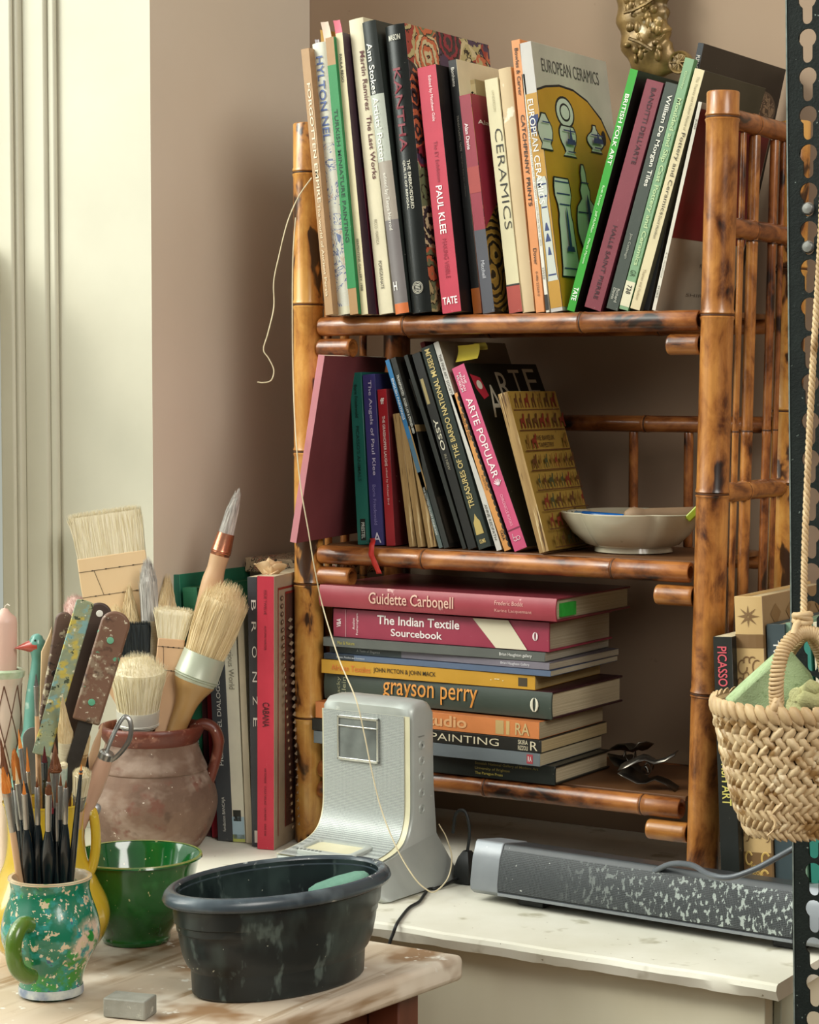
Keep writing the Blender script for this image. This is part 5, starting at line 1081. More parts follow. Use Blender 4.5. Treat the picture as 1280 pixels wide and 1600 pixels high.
# yellow jug behind it
yo = base_at(74, 1500, TZ); yo += FWD.normalized()*0
yo = Vector((yo.x, yo.y+.0, TZ+.0003))
yel = mat('yellow glaze', '#c8a528', '#d6b63c', 8, .15, coat=.6, spots=(('#efe3a8', 60, .68, .06), ('#a9801c', 30, .7, .08)))
yj = thing('yellow_jug', 'bulbous yellow glazed jug with a side handle, full of tools, behind the green painted pot', 'jug', yo)
pr, ky = pxprof(yo, 1500, [(58, 1500), (62, 1492), (84, 1470), (97, 1440), (95, 1412), (80, 1380), (66, 1350), (60, 1320), (60, 1290), (63, 1268), (67, 1254)])
B().lathe([(.0003, 0)]+spline_prof(pr)+[(67*ky, 248*ky), (62*ky, 247*ky), (57*ky, 225*ky), (56*ky, 190*ky), (70*ky, 130*ky), (88*ky, 70*ky), (50*ky, 16*ky), (.0003, 10*ky)], 56).build('jug_body', yel, yj, smooth=50)
hy = lambda x, y, d=0: RIGHT*((x-74)*ky)+Vector((0, 0, (1500-y)*ky*1.01))+FWD*d
B().tube(smooth_path([hy(134, 1262), hy(146, 1268), hy(151, 1295), hy(151, 1325), hy(146, 1352), hy(136, 1372), hy(128, 1378)], 5), .0060, 12, flat=.8).build('handle', yel, yj, smooth=60)
B().tube(smooth_path([hy(134+3*math.cos(a*1.2), 1262-a*4.5, .003*math.sin(a*1.2)) for a in range(6)], 3), [.0035]*10+[.003]*6, 8).build('spout_twist', yel, yj, smooth=60)

# ================================================================== BRUSHES
hairm = {}
def hair(c, c2): return mat('hair '+c, c, c2, 60, .6, stretch=(8, 8, .6), bmp=.3, bscale=40)
def bristles(b, n, L, a0, b0, a1, b1, dome=.15, bul=0, jit=.12, r0=.00042, sq=False, bend=(0, 0), seed=1, core=.95, mi=0, z0=0):
    """n hairs from an a0 x b0 root to an a1 x b1 tip, and a slightly smaller solid core"""
    rg = random.Random(seed)
    def wid(u, c0, c1): return c0+(c1-c0)*u+bul*math.sin(math.pi*min(1, u*1.0))
    def pos(ux, uy, u, l):
        return Vector((ux*wid(u, a0, a1)+bend[0]*u*u, uy*wid(u, b0, b1)+bend[1]*u*u, z0+l*u))
    rings = []
    for i in range(9):
        u = i/8; ring = []
        for j in range(20):
            t = 2*math.pi*j/20; x, y = math.cos(t), math.sin(t)
            if sq: x, y = max(-1, min(1, 1.35*x)), max(-1, min(1, 1.35*y))
            ring.append(pos(x*core, y*core, u, L*(1-dome)*.95))
        rings.append(ring)
    for q in (.92, .80, .62, .42, .2, .03):
        rings.append([pos(math.cos(2*math.pi*j/20)*core*q*(1 if not sq else 1.0), math.sin(2*math.pi*j/20)*core*q, .96, L*(1-dome*q*q)*.97) for j in range(20)] if not sq else
                     [pos(max(-1, min(1, 1.35*math.cos(2*math.pi*j/20)))*core*q, max(-1, min(1, 1.35*math.sin(2*math.pi*j/20)))*core*q, .96, L*(1-dome*q**6)*.96) for j in range(20)])
    b.loft(rings, mi, True, True)
    for i in range(int(n*1.8)):
        if sq: ux, uy = rg.uniform(-1, 1), rg.uniform(-1, 1)
        else:
            t = rg.uniform(0, 2*math.pi); q = math.sqrt(rg.uniform(.02, 1)); ux, uy = q*math.cos(t), q*math.sin(t)
        rr2 = (ux*ux+uy*uy) if not sq else max(abs(ux)**6, abs(uy)**2)*1.0
        l = L*(1-dome*rr2)*(1+rg.uniform(-jit, jit*.5)); dx, dy = rg.gauss(0, .035), rg.gauss(0, .035)
        pts = [pos(ux, uy, 0, l), pos(ux+dx*.3, uy+dy*.3, .5, l), pos(ux+dx, uy+dy, .82, l), pos(ux+dx*1.8, uy+dy*1.8, 1, l)]
        o = len(b.v); rs = (r0, r0, r0*.8, r0*.15)
        for p, r_ in zip(pts, rs):
            for k in range(3): b.v.append((p.x+r_*math.cos(k*2.094+i), p.y+r_*math.sin(k*2.094+i), p.z))
        for s in range(3):
            for k in range(3): b.f.append([o+s*3+k, o+s*3+(k+1) % 3, o+s*3+3+(k+1) % 3, o+s*3+3+k]); b.m.append(mi)
    return b
pale_hair = hair('#dccfa9', '#efe6cc'); white_hair = hair('#ddd8cc', '#efebe0'); tan_hair = hair('#d2ba8a', '#e6d2a8'); pink_hair = hair('#d9b5ab', '#e8ccc2')
black_hair = hair('#0c1416', '#162124'); grey_hair = hair('#9a9690', '#dad6ce'); oran_hair = hair('#d27a2a', '#e59a48'); brown_hair = hair('#5d3216', '#7d4a24'); red_hair = hair('#4c1418', '#641c22'); dgrey_hair = hair('#5f5c58', '#7a7670')
hake_wood = mat('pale brush wood', '#d9b98c', '#e3c79d', 10, .5, stretch=(1, 1, .15)); pinkwood = mat('bare handle wood', '#c9a078', '#d8b48e', 12, .5, stretch=(1, 1, .15), spots=(('#8f7358', 50, .7, .06),))
olivewood = mat('varnished handle', '#9a7444', '#b08a56', 12, .35, stretch=(1, 1, .15)); alu = mat('ferrule steel', '#9c9a94', '#b0aea8', 60, .28, metal=.85); copper = mat('copper ferrule', '#b5765a', '#c98a6c', 60, .25, metal=.8)
sage = mat('sage ferrule', '#a9af9a', '#b7bca8', 20, .35, metal=.15); blackh = mat('black lacquer handle', '#121a1e', '#1b262b', 30, .22, coat=.4, spots=(('#b9b9ae', 170, .74, .03),)); thread = mat('dark thread', '#3b2f22', rough=.8); whitef = mat('dull white ferrule', '#c9c7ba', '#d5d3c6', 30, .35, metal=.2)
GJ = 'brushes in the clay jar'; GP = 'fine brushes in the green painted pot'; GY = 'brushes and tools in the yellow jug'
def tool(name, label, lo, hi, d0, d1, cat='brush', group=None, spin=0):
    p0, p1 = atd(*lo, d0), atd(*hi, d1); M = frame(p0, p1-p0) @ Matrix.Rotation(R(spin), 4, 'Z')
    o = thing(name, label, cat, M=M, group=group); return o, (p1-p0).length, (d0+d1)/2/FPX
DJ = dist(jo)
# big hake brush
def flat_brush(label, lo, hi, wp, bl, d0, d1, hair_, wood, tip=1.0, taper=.6, thick=.006, group=GJ, stitch=(.93, .80), n=900, seed=1, dome=.05, neck=.35, spin=0):
    o, L, k = tool('flat_brush', label, lo, hi, d0, d1, group=group, spin=spin); w_ = wp*k/2; Lb = bl*k; zs = L-Lb
    b = B(); rows = []
    for u, f, t_ in ((0, taper*.55, .7), (.3, taper*.62, .8), (.55, taper*.8, .9), (neck+.38, .97, 1), (.86, 1, 1), (1, 1, 1)):
        z = zs*u; x, y = w_*f, thick/2*t_; rows.append([(x, -y, z), (x, y, z), (-x, y, z), (-x, -y, z)])
    b.loft(rows); b.build('handle', wood, o, smooth=30, bevel=.0012)
    s = B()
    for f in stitch:
        z = zs*f; s.box(-w_*.99, w_*.99, -thick/2-.0004, -thick/2+.0003, z-.00025, z+.00025)
        for j in range(4): x = w_*(-.6+j*.4); s.box(x-.001, x+.001, -thick/2-.0006, -thick/2, z-.0006, z+.0006)
    z0_, z1_ = zs*stitch[0], zs*stitch[1]; s.tube([(-w_*.55, -thick/2-.0003, z0_), (-w_*.36, -thick/2-.0003, z1_)], .00025, 5)
    s.build('stitching', thread, o, smooth=0)
    b = bristles(B(), n, Lb, w_*.98, thick*.42, w_*tip, thick*.75, dome=dome, sq=True, seed=seed, z0=zs-.002, bend=(0, 0), r0=.0004); b.build('bristles', hair_, o, smooth=60)
    return o
def round_brush(label, lo, hi, bl, fl, hr, d0, d1, hair_, ferr, wood, rt, rf, rh=None, bul=.0, dome=.3, group=GJ, n=500, seed=1, tipf=.9, jit=.12, bend=(0, 0), hprof=None, name='round_brush', sqz=1.0, spin=0, bare=False):
    """pixel lengths: bl bristles, fl ferrule; pixel radii: rt bristle root, rf ferrule, hr handle"""
    o, L, k = tool(name, label, lo, hi, d0, d1, group=group, spin=spin); Lb, Lf = bl*k, fl*k; zf = L-Lb-Lf; r_ = hr*k
    S = Matrix.Diagonal((1, sqz, 1, 1)); pr = hprof or [(.0, .45), (.02, .6), (.3, .8), (.6, 1.0), (.85, 1.0), (1, rf/hr*.92)]
    prof = [(max(.0003, r_*f), zf*u) for u, f in pr]; prof = [(max(.0003, p.x), p.y) for p in smooth_path([(a, c, 0) for a, c in prof], 3)]
    B().lathe(prof, 18).build('handle', wood, o, smooth=50)
    if fl: B().lathe([(rf*k*.93, zf-.0004), (rf*k*.96, zf+Lf*.10), (rf*k*1.03, zf+Lf*.13), (rf*k*.97, zf+Lf*.17), (rf*k*1.03, zf+Lf*.21), (rf*k, zf+Lf*.25), (rt*k*1.03, zf+Lf), (rt*k*.95, zf+Lf+.0002)], 18, M=S).build('ferrule', ferr, o, smooth=40)
    b = bristles(B(), n, Lb+.003, rt*k*.95, rt*k*.95*sqz, rt*k*tipf, rt*k*tipf*sqz, dome=dome, bul=bul*k, jit=jit, seed=seed, z0=L-Lb-.003, bend=bend, r0=.00038 if n > 250 else .0003); b.build('bristles', hair_, o, smooth=60)
    return o
flat_brush('widest flat brush with pale bristles and a stitched blond handle in the clay jar', (216, 1170), (164, 795), 108, 72, DJ+.035, DJ+.045, pale_hair, hake_wood, tip=1.06, taper=.50, n=1500, seed=2, dome=.03, spin=-8)
round_brush('long-handled pointed brush with a copper ferrule and grey-white bristles in the clay jar', (258, 1170), (373, 764), 72, 36, 15, DJ+.02, DJ+.01, grey_hair, copper, pinkwood, 13, 16, dome=.5, tipf=.75, n=420, seed=3, hprof=[(0, .75), (.4, .85), (.7, 1.0), (.86, 1.12), (.93, .95), (1, 1.02)])
flat_brush('narrow blond flat brush with stitched handle standing in the middle of the clay jar', (250, 1190), (273, 946), 42, 52, DJ-.02, DJ-.012, pale_hair, pinkwood, tip=1.45, taper=1.0, n=700, seed=4, thick=.007, dome=.12, stitch=(.93, .74))
round_brush('big round brush with a sage green ferrule leaning right out of the clay jar', (266, 1165), (362, 912), 118, 46, 24, DJ-.022, DJ-.02, tan_hair, sage, olivewood, 33, 35, dome=.22, tipf=1.12, bul=3, n=1100, seed=5, hprof=[(0, .55), (.3, .62), (.62, .72), (.8, .95), (.93, 1.25), (1, 1.4)])
round_brush('stout fan-topped round brush with a white ferrule at the front of the clay jar', (216, 1190), (216, 1022), 90, 26, 22, DJ-.012, DJ-.036, pale_hair, whitef, whitef, 33, 33, dome=.25, tipf=1.32, n=1200, seed=6)
round_brush('slim round brush with white-tipped grey bristles wrapped in pale string, centre of the clay jar', (243, 1160), (230, 872), 100, 70, 14, DJ+.0, DJ+.015, grey_hair, mat('string binding', '#b9ac8c', '#cdc2a4', 120, .8, stretch=(1, 1, 6)), pinkwood, 14, 14, dome=.35, tipf=1.0, n=600, seed=7)
round_brush('egg-shaped pale bristle brush left of the slim white-tipped brush', (204, 1150), (202, 910), 70, 40, 12, DJ+.01, DJ+.03, tan_hair, sage, pinkwood, 16, 16, dome=.75, tipf=.55, bul=7, n=600, seed=8)
round_brush('egg-shaped pale bristle brush right of the slim white-tipped brush', (252, 1150), (262, 898), 80, 40, 12, DJ+.03, DJ+.05, tan_hair, sage, pinkwood, 18, 18, dome=.6, tipf=.65, bul=6, n=600, seed=9)
flat_brush('flat brush with coal-black bristles half hidden behind the fan-topped brush', (216, 1160), (210, 970), 46, 56, DJ-.020, DJ-.01, black_hair, pinkwood, tip=1.05, taper=.8, n=700, seed=10, thick=.008, dome=.02)
round_brush('pinkish round brush peeping out behind the widest flat brush', (208, 1130), (110, 930), 56, 30, 14, DJ+.055, DJ+.06, pink_hair, sage, pinkwood, 20, 20, dome=.3, tipf=1.0, bul=3, n=500, seed=11)
round_brush('short pale round brush beside the widest flat brush, low in the clay jar', (200, 1150), (180, 944), 44, 30, 12, DJ+.0, DJ+.02, tan_hair, sage, pinkwood, 14, 14, dome=.4, tipf=.9, n=300, seed=12)

# tools in the yellow jug
DY = dist(yo)
handle_w = mat('worn walnut handle', '#6b4a38', '#86654f', 10, .42, stretch=(1, 1, .2), spots=(('#8f7b64', 110, .53, .08), ('#3f2a1e', 50, .58, .08), ('#cbbfa6', 220, .64, .03), ('#5d9a78', 90, .68, .02)))
def slab_tool(name, label, lo, hi, wp, th, d0, d1, m, taper=1.0, rivets=(), rc='#5fa884', cat='scraper', topround=1.0, spin=0, rivm=None, hole=False):
    o, L, k = tool(name, label, lo, hi, d0, d1, cat, GY, spin); w_ = wp*k/2
    rows = []; n = 10
    prof = [(0, taper), (.25, taper*.6+.4*1), (.6, 1), ]+[(1-(w_*topround/L)*(1-math.sin(i*math.pi/16)), math.cos(i*math.pi/16)) for i in range(0, 8)]+[(1, .02)]
    poly = [(w_*f, -th/2, L*u) for u, f in prof]+[(-w_*f, -th/2, L*u) for u, f in prof[::-1]]
    b = B(); b.prism(poly, (0, 1, 0), th); b.build('handle' if rivets or hole or 'knife' in name else 'blade', m, o, smooth=30, bevel=min(.002, th*.3))
    for u, c_ in rivets:
        B().lathe([(.0001, -.0004), (.0030, -.0004), (.0033, .0006), (.0030, .0010), (.0001, .0012)], 16, M=Matrix.Translation((0, -th/2, L*u)) @ Matrix.Rotation(R(90), 4, 'X')).build('rivet', mat('rivet '+c_, c_, rough=.4), o, smooth=40)
    return o, L, w_
o, L, w_ = slab_tool('paint_knife', 'broad brown wooden-handled knife with green rivets, frontmost of the leaning handles', (134, 1128), (186, 956), 46, .011, DY-.028, DY-.02, handle_w, taper=.95, rivets=((.18, '#5fa884'), (.74, '#6fae8c')), topround=.9)
B().prism([(w_*.5, -.0008, .01), (-w_*.5, -.0008, .01), (-w_*.45, -.0008, -.09), (w_*.45, -.0008, -.09)], (0, 1, 0), .0016).build('blade', steel, o)
slab_tool('scraper', 'long scraper crusted with blue-green and yellow paint, leaning between two brown handles', (64, 1180), (134, 938), 28, .003, DY-.02, DY-.012, mat('crusted paint', '#6f8a80', '#a9a874', 30, .6, bmp=.7, bscale=200, spots=(('#c2b04e', 45, .52, .06), ('#7fa8a4', 70, .55, .06), ('#3f4a34', 120, .60, .04), ('#d6d2b4', 150, .64, .03))), topround=.25)
o, L, w_ = slab_tool('palette_knife', 'dark brown slotted handle with a white hole near its rounded top', (98, 1180), (160, 942), 40, .006, DY+.002, DY+.010, mat('dark tool wood', '#3a2a22', '#4d3a2f', 14, .45, spots=(('#8f8468', 26, .66, .06),)), rivets=((.93, '#f0ece0'),))
slab_tool('paint_knife', 'paint-flecked brown handle, leftmost of the leaning group in the yellow jug', (66, 1170), (102, 956), 27, .010, DY+.014, DY+.022, mat('flecked walnut', '#5c4438', '#775c4b', 12, .5, stretch=(1, 1, .3), spots=(('#c4b79a', 110, .54, .06), ('#2f221a', 60, .58, .06))), rivets=((.55, '#2a2018'),))
o, L, k = tool('modelling_stick', 'pale pointed wooden modelling stick standing left of the leaning knife handles', (68, 1180), (74, 978), DY+.03, DY+.03, 'tool', GY)
r_ = 8.5*k
B().prism([(r_, -.002, 0), (r_, -.002, L*.83), (r_*.85, -.002, L), (r_*.3, -.002, L*.93), (-r_, -.002, L*.80), (-r_, -.002, 0)], (0, 1, 0), .004).build('stick', mat('pale modelling wood', '#d2b487', '#dec399', 16, .5, stretch=(1, 1, .2), spots=(('#a9a59a', 9, .60, .1),)), o, bevel=.001)
o, L, k = tool('rounded_scraper', 'grey paint-smeared scraper with a rounded end, low on the left among the brushes', (60, 1240), (52, 1136), DY+.02, DY+.02, 'scraper', GY)
B().prism([(18*k*math.cos(a), -.001, L-18*k+18*k*math.sin(a)) for a in [math.pi*i/12 for i in range(13)]]+[(-18*k, -.001, 0), (18*k, -.001, 0)], (0, 1, 0), .002).build('blade', mat('smeared steel', '#6d6e68', '#85867e', 16, .5, spots=(('#4a5148', 20, .6, .1),)), o, bevel=.0005)
# loop tool
o, L, k = tool('loop_tool', 'ribbon loop clay tool with a metal ferrule and pinkish wooden handle', (136, 1262), (166, 1180), DY-.01, DY-.02, 'tool', GY)
B().lathe([(9*k, -.02), (11*k, 0), (14*k, L*.35), (14.5*k, L*.7), (12*k, L*.98), (8*k, L)], 20).build('handle', mat('pink wood', '#c49a80', '#d1aa90', 14, .5, stretch=(1, 1, .2)), o, smooth=40)
B().lathe([(12.4*k, L*.86), (12.4*k, L*1.04), (10*k, L*1.07), (.0003, L*1.07)], 20).build('ferrule', alu, o, smooth=40)
inv = o.matrix_world.inverted(); dl = DY-.022
lp = [inv @ atd(x, y, dl) for x, y in ((163, 1184), (172, 1160), (182, 1138), (191, 1123), (197, 1120), (203, 1126), (205, 1140), (202, 1156), (192, 1172), (180, 1184), (169, 1190))]
B().tube(smooth_path(lp, 5), .0024, 8, flat=.2, up=(.6, 1, .3)).build('ribbon_loop', alu, o, smooth=60)
o, L, k = tool('clay_spike', 'tapering wooden spike tool leaning beside the jar neck', (130, 1240), (160, 1130), DY+.01, DY+.015, 'tool', GY)
B().lathe([(7*k, 0), (8*k, L*.3), (6*k, L*.7), (1.2*k, L*.97), (.0003, L)], 14).build('spike', pinkwood, o, smooth=50)
o, L, k = tool('spoon', 'grey rounded spoon end sticking out past the yellow jug handle', (128, 1275), (152, 1262), DY-.005, DY+.0, 'spoon', GY)
B().ball((0, 0, L*.6), (11*k, .003, 17*k), 18, 10).build('spoon_bowl', mat('dull grey metal', '#8f9091', '#a2a3a3', 30, .35, metal=.5), o, smooth=60)
Zl = lambda x, y: (x/3.2, 900+y/3.2)
def px(a, b_): return math.hypot(a[0]-b_[0], a[1]-b_[1])
def fine(label, tip, fs, fe, low, wt, wf, wh, d, hair_, ferr=alu, wood=blackh, group=GP, belly=False, seed=1, dome=.7, tipf=.35, n=140, bul=0, bend=(0, 0), sqz=1.0, dd=0.0, lowd=None):
    """tip, ferrule start / end and low end of the handle in pixels of the close view; widths in its pixels"""
    t, a, c, l = Zl(*tip), Zl(*fs), Zl(*fe), Zl(*low); bl = px(t, a); fl = px(a, c)
    hp_ = [(0, .5), (.25, .72), (.5, .98), (.66, 1.0), (.85, .78), (1, wf/wh*.95)] if belly else [(0, .9), (.5, 1), (1, wf/wh*.95 if wf else 1)]
    return round_brush(label, l, t, bl, fl, wh/2/3.2, (lowd or d), d+dd, hair_, ferr, wood, wt/2/3.2, wf/2/3.2, dome=dome, group=group, n=n, seed=seed, tipf=tipf, bul=bul/3.2, hprof=hp_, name='paint_brush', bend=bend, sqz=sqz, jit=.08)
DP = dist(po)
low = DP+.012
fine('black-handled brush with an orange-brown tip, third from the left among the front brushes', (118, 1020), (120, 1095), (126, 1282), (150, 1620), 30, 30, 62, DP-.018, oran_hair, belly=True, seed=21, lowd=low)
fine('black-handled brush with small dark tip and long steel ferrule, left of the frontmost brush', (184, 1003), (186, 1058), (194, 1252), (198, 1620), 24, 28, 54, DP-.010, brown_hair, belly=True, seed=22, lowd=low)
fine('black-handled flat brush with a short brown tip, at the very front of the painted pot', (243, 1040), (243, 1096), (243, 1296), (238, 1625), 34, 32, 66, DP-.024, brown_hair, belly=True, seed=23, lowd=low, dome=.3, tipf=.9)
fine('black-handled brush with a pointed dark tip at the right of the painted pot', (330, 1018), (330, 1062), (326, 1252), (318, 1620), 22, 28, 58, DP-.016, brown_hair, belly=True, seed=24, lowd=low)
fine('plain black lacquered stick brush with a tiny orange tip, rightmost in the painted pot', (408, 940), (404, 975), (403, 985), (345, 1620), 20, 16, 34, DP-.020, oran_hair, blackh, seed=25, n=60, lowd=low)
fine('bare wood brush with broad bright orange bristles, leftmost in the painted pot', (14, 955), (30, 1090), (64, 1296), (118, 1640), 44, 34, 36, DP-.02, oran_hair, alu, pinkwood, seed=26, dome=.5, tipf=.7, n=260, lowd=low, bul=3)
fine('black-handled brush with a thin steel ferrule behind the leftmost orange brush', (72, 1040), (78, 1072), (98, 1272), (140, 1620), 22, 30, 44, DP+.006, brown_hair, belly=True, seed=27, lowd=low)
fine('black-handled brush with a long brown-orange pointed tip leaning left behind the front brushes', (92, 765), (112, 862), (154, 1030), (190, 1620), 26, 28, 58, DP+.012, oran_hair, belly=True, seed=28, lowd=low, bul=2)
fine('very slender black brush with a thin silver ferrule between two black-handled ones', (285, 1010), (288, 1140), (290, 1340), (284, 1620), 10, 18, 34, DP-.012, brown_hair, alu, seed=29, n=50, lowd=low)
fine('brush with a brown tip hidden behind the frontmost flat brush', (244, 958), (245, 1030), (248, 1200), (250, 1620), 28, 28, 50, DP+.008, brown_hair, belly=True, seed=30, lowd=low)
fine('dark brown mop brush with a teardrop head and thin silver neck', (275, 828), (282, 968), (288, 1160), (280, 1620), 52, 20, 24, DP+.018, brown_hair, alu, blackh, seed=31, dome=.85, tipf=.30, bul=18, n=320, lowd=low)
fine('wide orange filbert brush on the left, second from the edge of the picture', (70, 862), (88, 1020), (110, 1200), (150, 1620), 46, 34, 40, DP+.022, oran_hair, alu, pinkwood, seed=32, n=260, dome=.4, tipf=.9, lowd=low)
fine('black-handled brush with an ochre flat tip tucked beside the leaning orange-tipped one', (78, 952), (92, 1040), (112, 1220), (160, 1620), 30, 28, 48, DP+.0, tan_hair, belly=True, seed=33, lowd=low)
fine('thick old brush with brown bristles and a dark ferrule at the left edge', (2, 812), (30, 985), (66, 1050), (120, 1620), 40, 44, 44, DP+.018, brown_hair, mat('dark ferrule', '#3a2c24', '#4b3a30', 30, .4, metal=.4), blackh, seed=34, n=300, dome=.3, lowd=low)
fine('thin black brush slanting behind the others with a red ring on its handle', (262, 1080), (266, 1160), (268, 1190), (256, 1620), 18, 16, 30, DP+.004, red_hair, mat('red ring', '#8f1f2a', rough=.35), seed=35, n=60, lowd=low)
fine('black-handled brush with a frayed orange tip at the far left, under the thick brown one', (40, 985), (46, 1060), (70, 1240), (128, 1620), 30, 28, 46, DP+.010, oran_hair, belly=True, seed=36, lowd=low)
fine('black-handled brush with a pale tip just right of the wide orange filbert', (106, 930), (114, 1010), (134, 1180), (172, 1620), 26, 26, 46, DP+.024, tan_hair, belly=True, seed=37, lowd=low)
fine('black-handled brush with a red-brown tip behind the brush with the slender silver ferrule', (304, 985), (304, 1050), (300, 1220), (290, 1620), 26, 26, 50, DP+.004, brown_hair, belly=True, seed=38, lowd=low)
# finer ones standing in the yellow jug
lowy = DY+.01
fine('tall thin brush with a grey tip and pale wooden handle, highest of the small brushes', (180, 488), (183, 552), (190, 705), (205, 1500), 26, 24, 28, DY-.03, dgrey_hair, alu, pinkwood, GY, seed=41, dome=.6, tipf=.4, lowd=lowy, bul=2)
fine('large twisted tan hair brush bound with string', (335, 605), (336, 838), (340, 965), (318, 1560), 78, 72, 60, DY-.035, tan_hair, mat('string binding', '#b9ac8c'), olivewood, GY, seed=42, n=520, dome=.5, tipf=.35, bul=12, lowd=lowy, bend=(-.004, 0))
fine('stubby brush with sandy bristles and a yellow wooden handle, right of the twisted hair brush', (420, 776), (408, 890), (392, 985), (352, 1520), 62, 46, 46, DY-.02, tan_hair, olivewood, olivewood, GY, seed=43, n=360, dome=.2, tipf=1.1, lowd=lowy)
fine('old splayed brush with whitish green bristles at the jug spout', (414, 962), (392, 1110), (380, 1200), (350, 1560), 74, 56, 40, DY-.045, pale_hair, alu, pinkwood, GY, seed=44, n=420, dome=.15, tipf=1.25, lowd=lowy)
fine('brush with a dark wine-red head and black ferrule left of the brown mop brush', (222, 848), (226, 936), (228, 1040), (230, 1560), 34, 30, 30, DY-.03, red_hair, blackh, blackh, GY, seed=45, n=200, dome=.5, lowd=lowy)
fine('dark pointed brush standing behind the sandy stubby brush', (440, 862), (428, 965), (420, 1060), (395, 1560), 30, 22, 24, DY-.01, black_hair, blackh, blackh, GY, seed=46, n=160, lowd=lowy)
fine('small flat brush with cream bristles and a white-flecked ferrule under the mop brush', (318, 930), (316, 960), (314, 1060), (305, 1560), 40, 40, 34, DY-.042, pale_hair, mat('flecked ferrule', '#8fa79c', '#d9d8cc', 60, .4), pinkwood, GY, seed=47, n=160, dome=.2, tipf=1, lowd=lowy)
fine('orange-tipped brush peeping up behind the ochre flat one', (134, 852), (142, 985), (150, 1110), (170, 1560), 24, 24, 26, DY-.03, oran_hair, alu, pinkwood, GY, seed=48, n=160, lowd=lowy)

# ================================================================== CANDLE, HOLDER AND POTTERY BIRD AT THE LEFT EDGE
co = atd(8, 1050, DY+.06); kc = (DY+.06)/FPX
hold = thing('candle_holder', 'cream pottery candle holder with brown lattice lines and a green rim at the left edge', 'candle holder', (co.x, co.y, TZ+.0003))
zt = co.z-TZ
hp2 = [(30, -.0), (34, .004), (22, .02), (14, .05), (14, zt-.125), (19, zt-.10), (25, zt-.060), (24, zt-.02), (29, zt-.004)]
pr = [(max(.0003, p.x), p.y) for p in smooth_path([(r_*kc*1.0, z, 0) for r_, z in hp2], 4)]
B().lathe([(.0003, 0)]+pr+[(28*kc, zt), (18*kc, zt-.004), (14*kc, zt-.012), (.0003, zt-.012)], 40).build('holder_body', mat('pinkish cream glaze', '#d9c2ae', '#e3d0be', 20, .3, coat=.4), hold, smooth=50)
B().lathe([(26*kc, zt-.007), (30.5*kc, zt-.004), (31*kc, zt+.001), (27*kc, zt+.003), (22*kc, zt+.002)], 40, cap0=False, cap1=False).build('rim', mat('pale green rim', '#a9bf96', '#dfe0cc', 50, .3, coat=.4), hold, smooth=50)
b = B()
def rad_at(z):
    for (r0_, z0_), (r1_, z1_) in zip(pr[:-1], pr[1:]):
        if z0_ <= z <= z1_ and z1_ > z0_: return r0_+(r1_-r0_)*(z-z0_)/(z1_-z0_)
    return pr[-1][0]
for s_ in (1, -1):
    for j in range(7):
        P = []
        for i in range(9):
            z = zt-.012-.010*i; a = j*2*math.pi/7+s_*i*.16; r_ = rad_at(z)+.0002; P.append((r_*math.cos(a), r_*math.sin(a), z))
        b.tube(P, .0006, 5)
b.build('lattice_lines', ink('#6d4a35'), hold, smooth=60)
cn = thing('candle', 'pale pink candle standing in the cream lattice holder at the left edge', 'candle', co-Vector((0, 0, .0115)))
B().lathe([(.0003, 0), (15*kc, 0), (18*kc, .012), (19.5*kc, 96*kc), (18*kc, 104*kc), (9*kc, 112*kc), (5*kc, 118*kc), (.0003, 119*kc)], 28).build('wax', mat('pink wax', '#dbb3a2', '#e3bfae', 10, .45), cn, smooth=50)
B().tube([(0, 0, 117*kc), (.001, 0, 122*kc), (.003, .001, 125*kc), (.006, .001, 123*kc)], .0006, 6).build('wick', mat('wick', '#e6dccb', rough=.8), cn)
# bird: a smooth vessel, body and neck in one mesh
DB = DY+.05; kbd = DB/FPX
bd = thing('pottery_bird', 'teal glazed pottery bird with a red beak behind the small brushes at left', 'figurine', (0, 0, 0))
bo2 = atd(58, 1300, DB); bo2.z = TZ+.0003; bd.location = bo2
def bp_(x, y): p = atd(x, y, DB); return p-bo2
zl = [(58, 1290, 26), (56, 1260, 38), (54, 1220, 37), (50, 1180, 26), (52, 1140, 16), (54, 1090, 14), (58, 1050, 11), (59, 1030, 9.5), (59, 1018, 12), (58, 1006, 14), (60, 997, 11), (63, 992, 4)]
path = [(0, 0, .0)]+[tuple(bp_(x, y)) for x, y, _ in zl]
b = B(); P = smooth_path(path, 3); rr = [14]+[r_ for _, _, r_ in zl]; rads = []
for i in range(len(rr)-1): rads += [(rr[i]+(rr[i+1]-rr[i])*j/3)*kbd for j in range(3)]
rads.append(rr[-1]*kbd); b.tube(P, rads, 18)
b.build('bird_body', mat('teal crackle glaze', '#4f8f80', '#78b0a0', 16, .3, coat=.4, spots=(('#cfe0d2', 34, .60, .08), ('#2f6a62', 40, .66, .06))), bd, smooth=60)
c = bp_(60, 1009); e_ = bp_(23, 1013)
B().tube(smooth_path([tuple(c), tuple(c.lerp(e_, .5)+Vector((0, 0, .0005))), tuple(e_)], 4), [14*kbd, 14*kbd, 13.5*kbd, 12*kbd, 10*kbd, 7.5*kbd, 5*kbd, 2.8*kbd, .8*kbd], 14, flat=.8).build('beak', mat('red beak glaze', '#a83a2c', '#bb5140', 30, .3, coat=.4, spots=(('#4a1c16', 40, .68, .05),)), bd, smooth=60)
for s_ in (1,): B().ball(tuple(bp_(57, 1000)-FWD*.0075), .0011, 8, 6).build('eye', ink('#16201e'), bd)

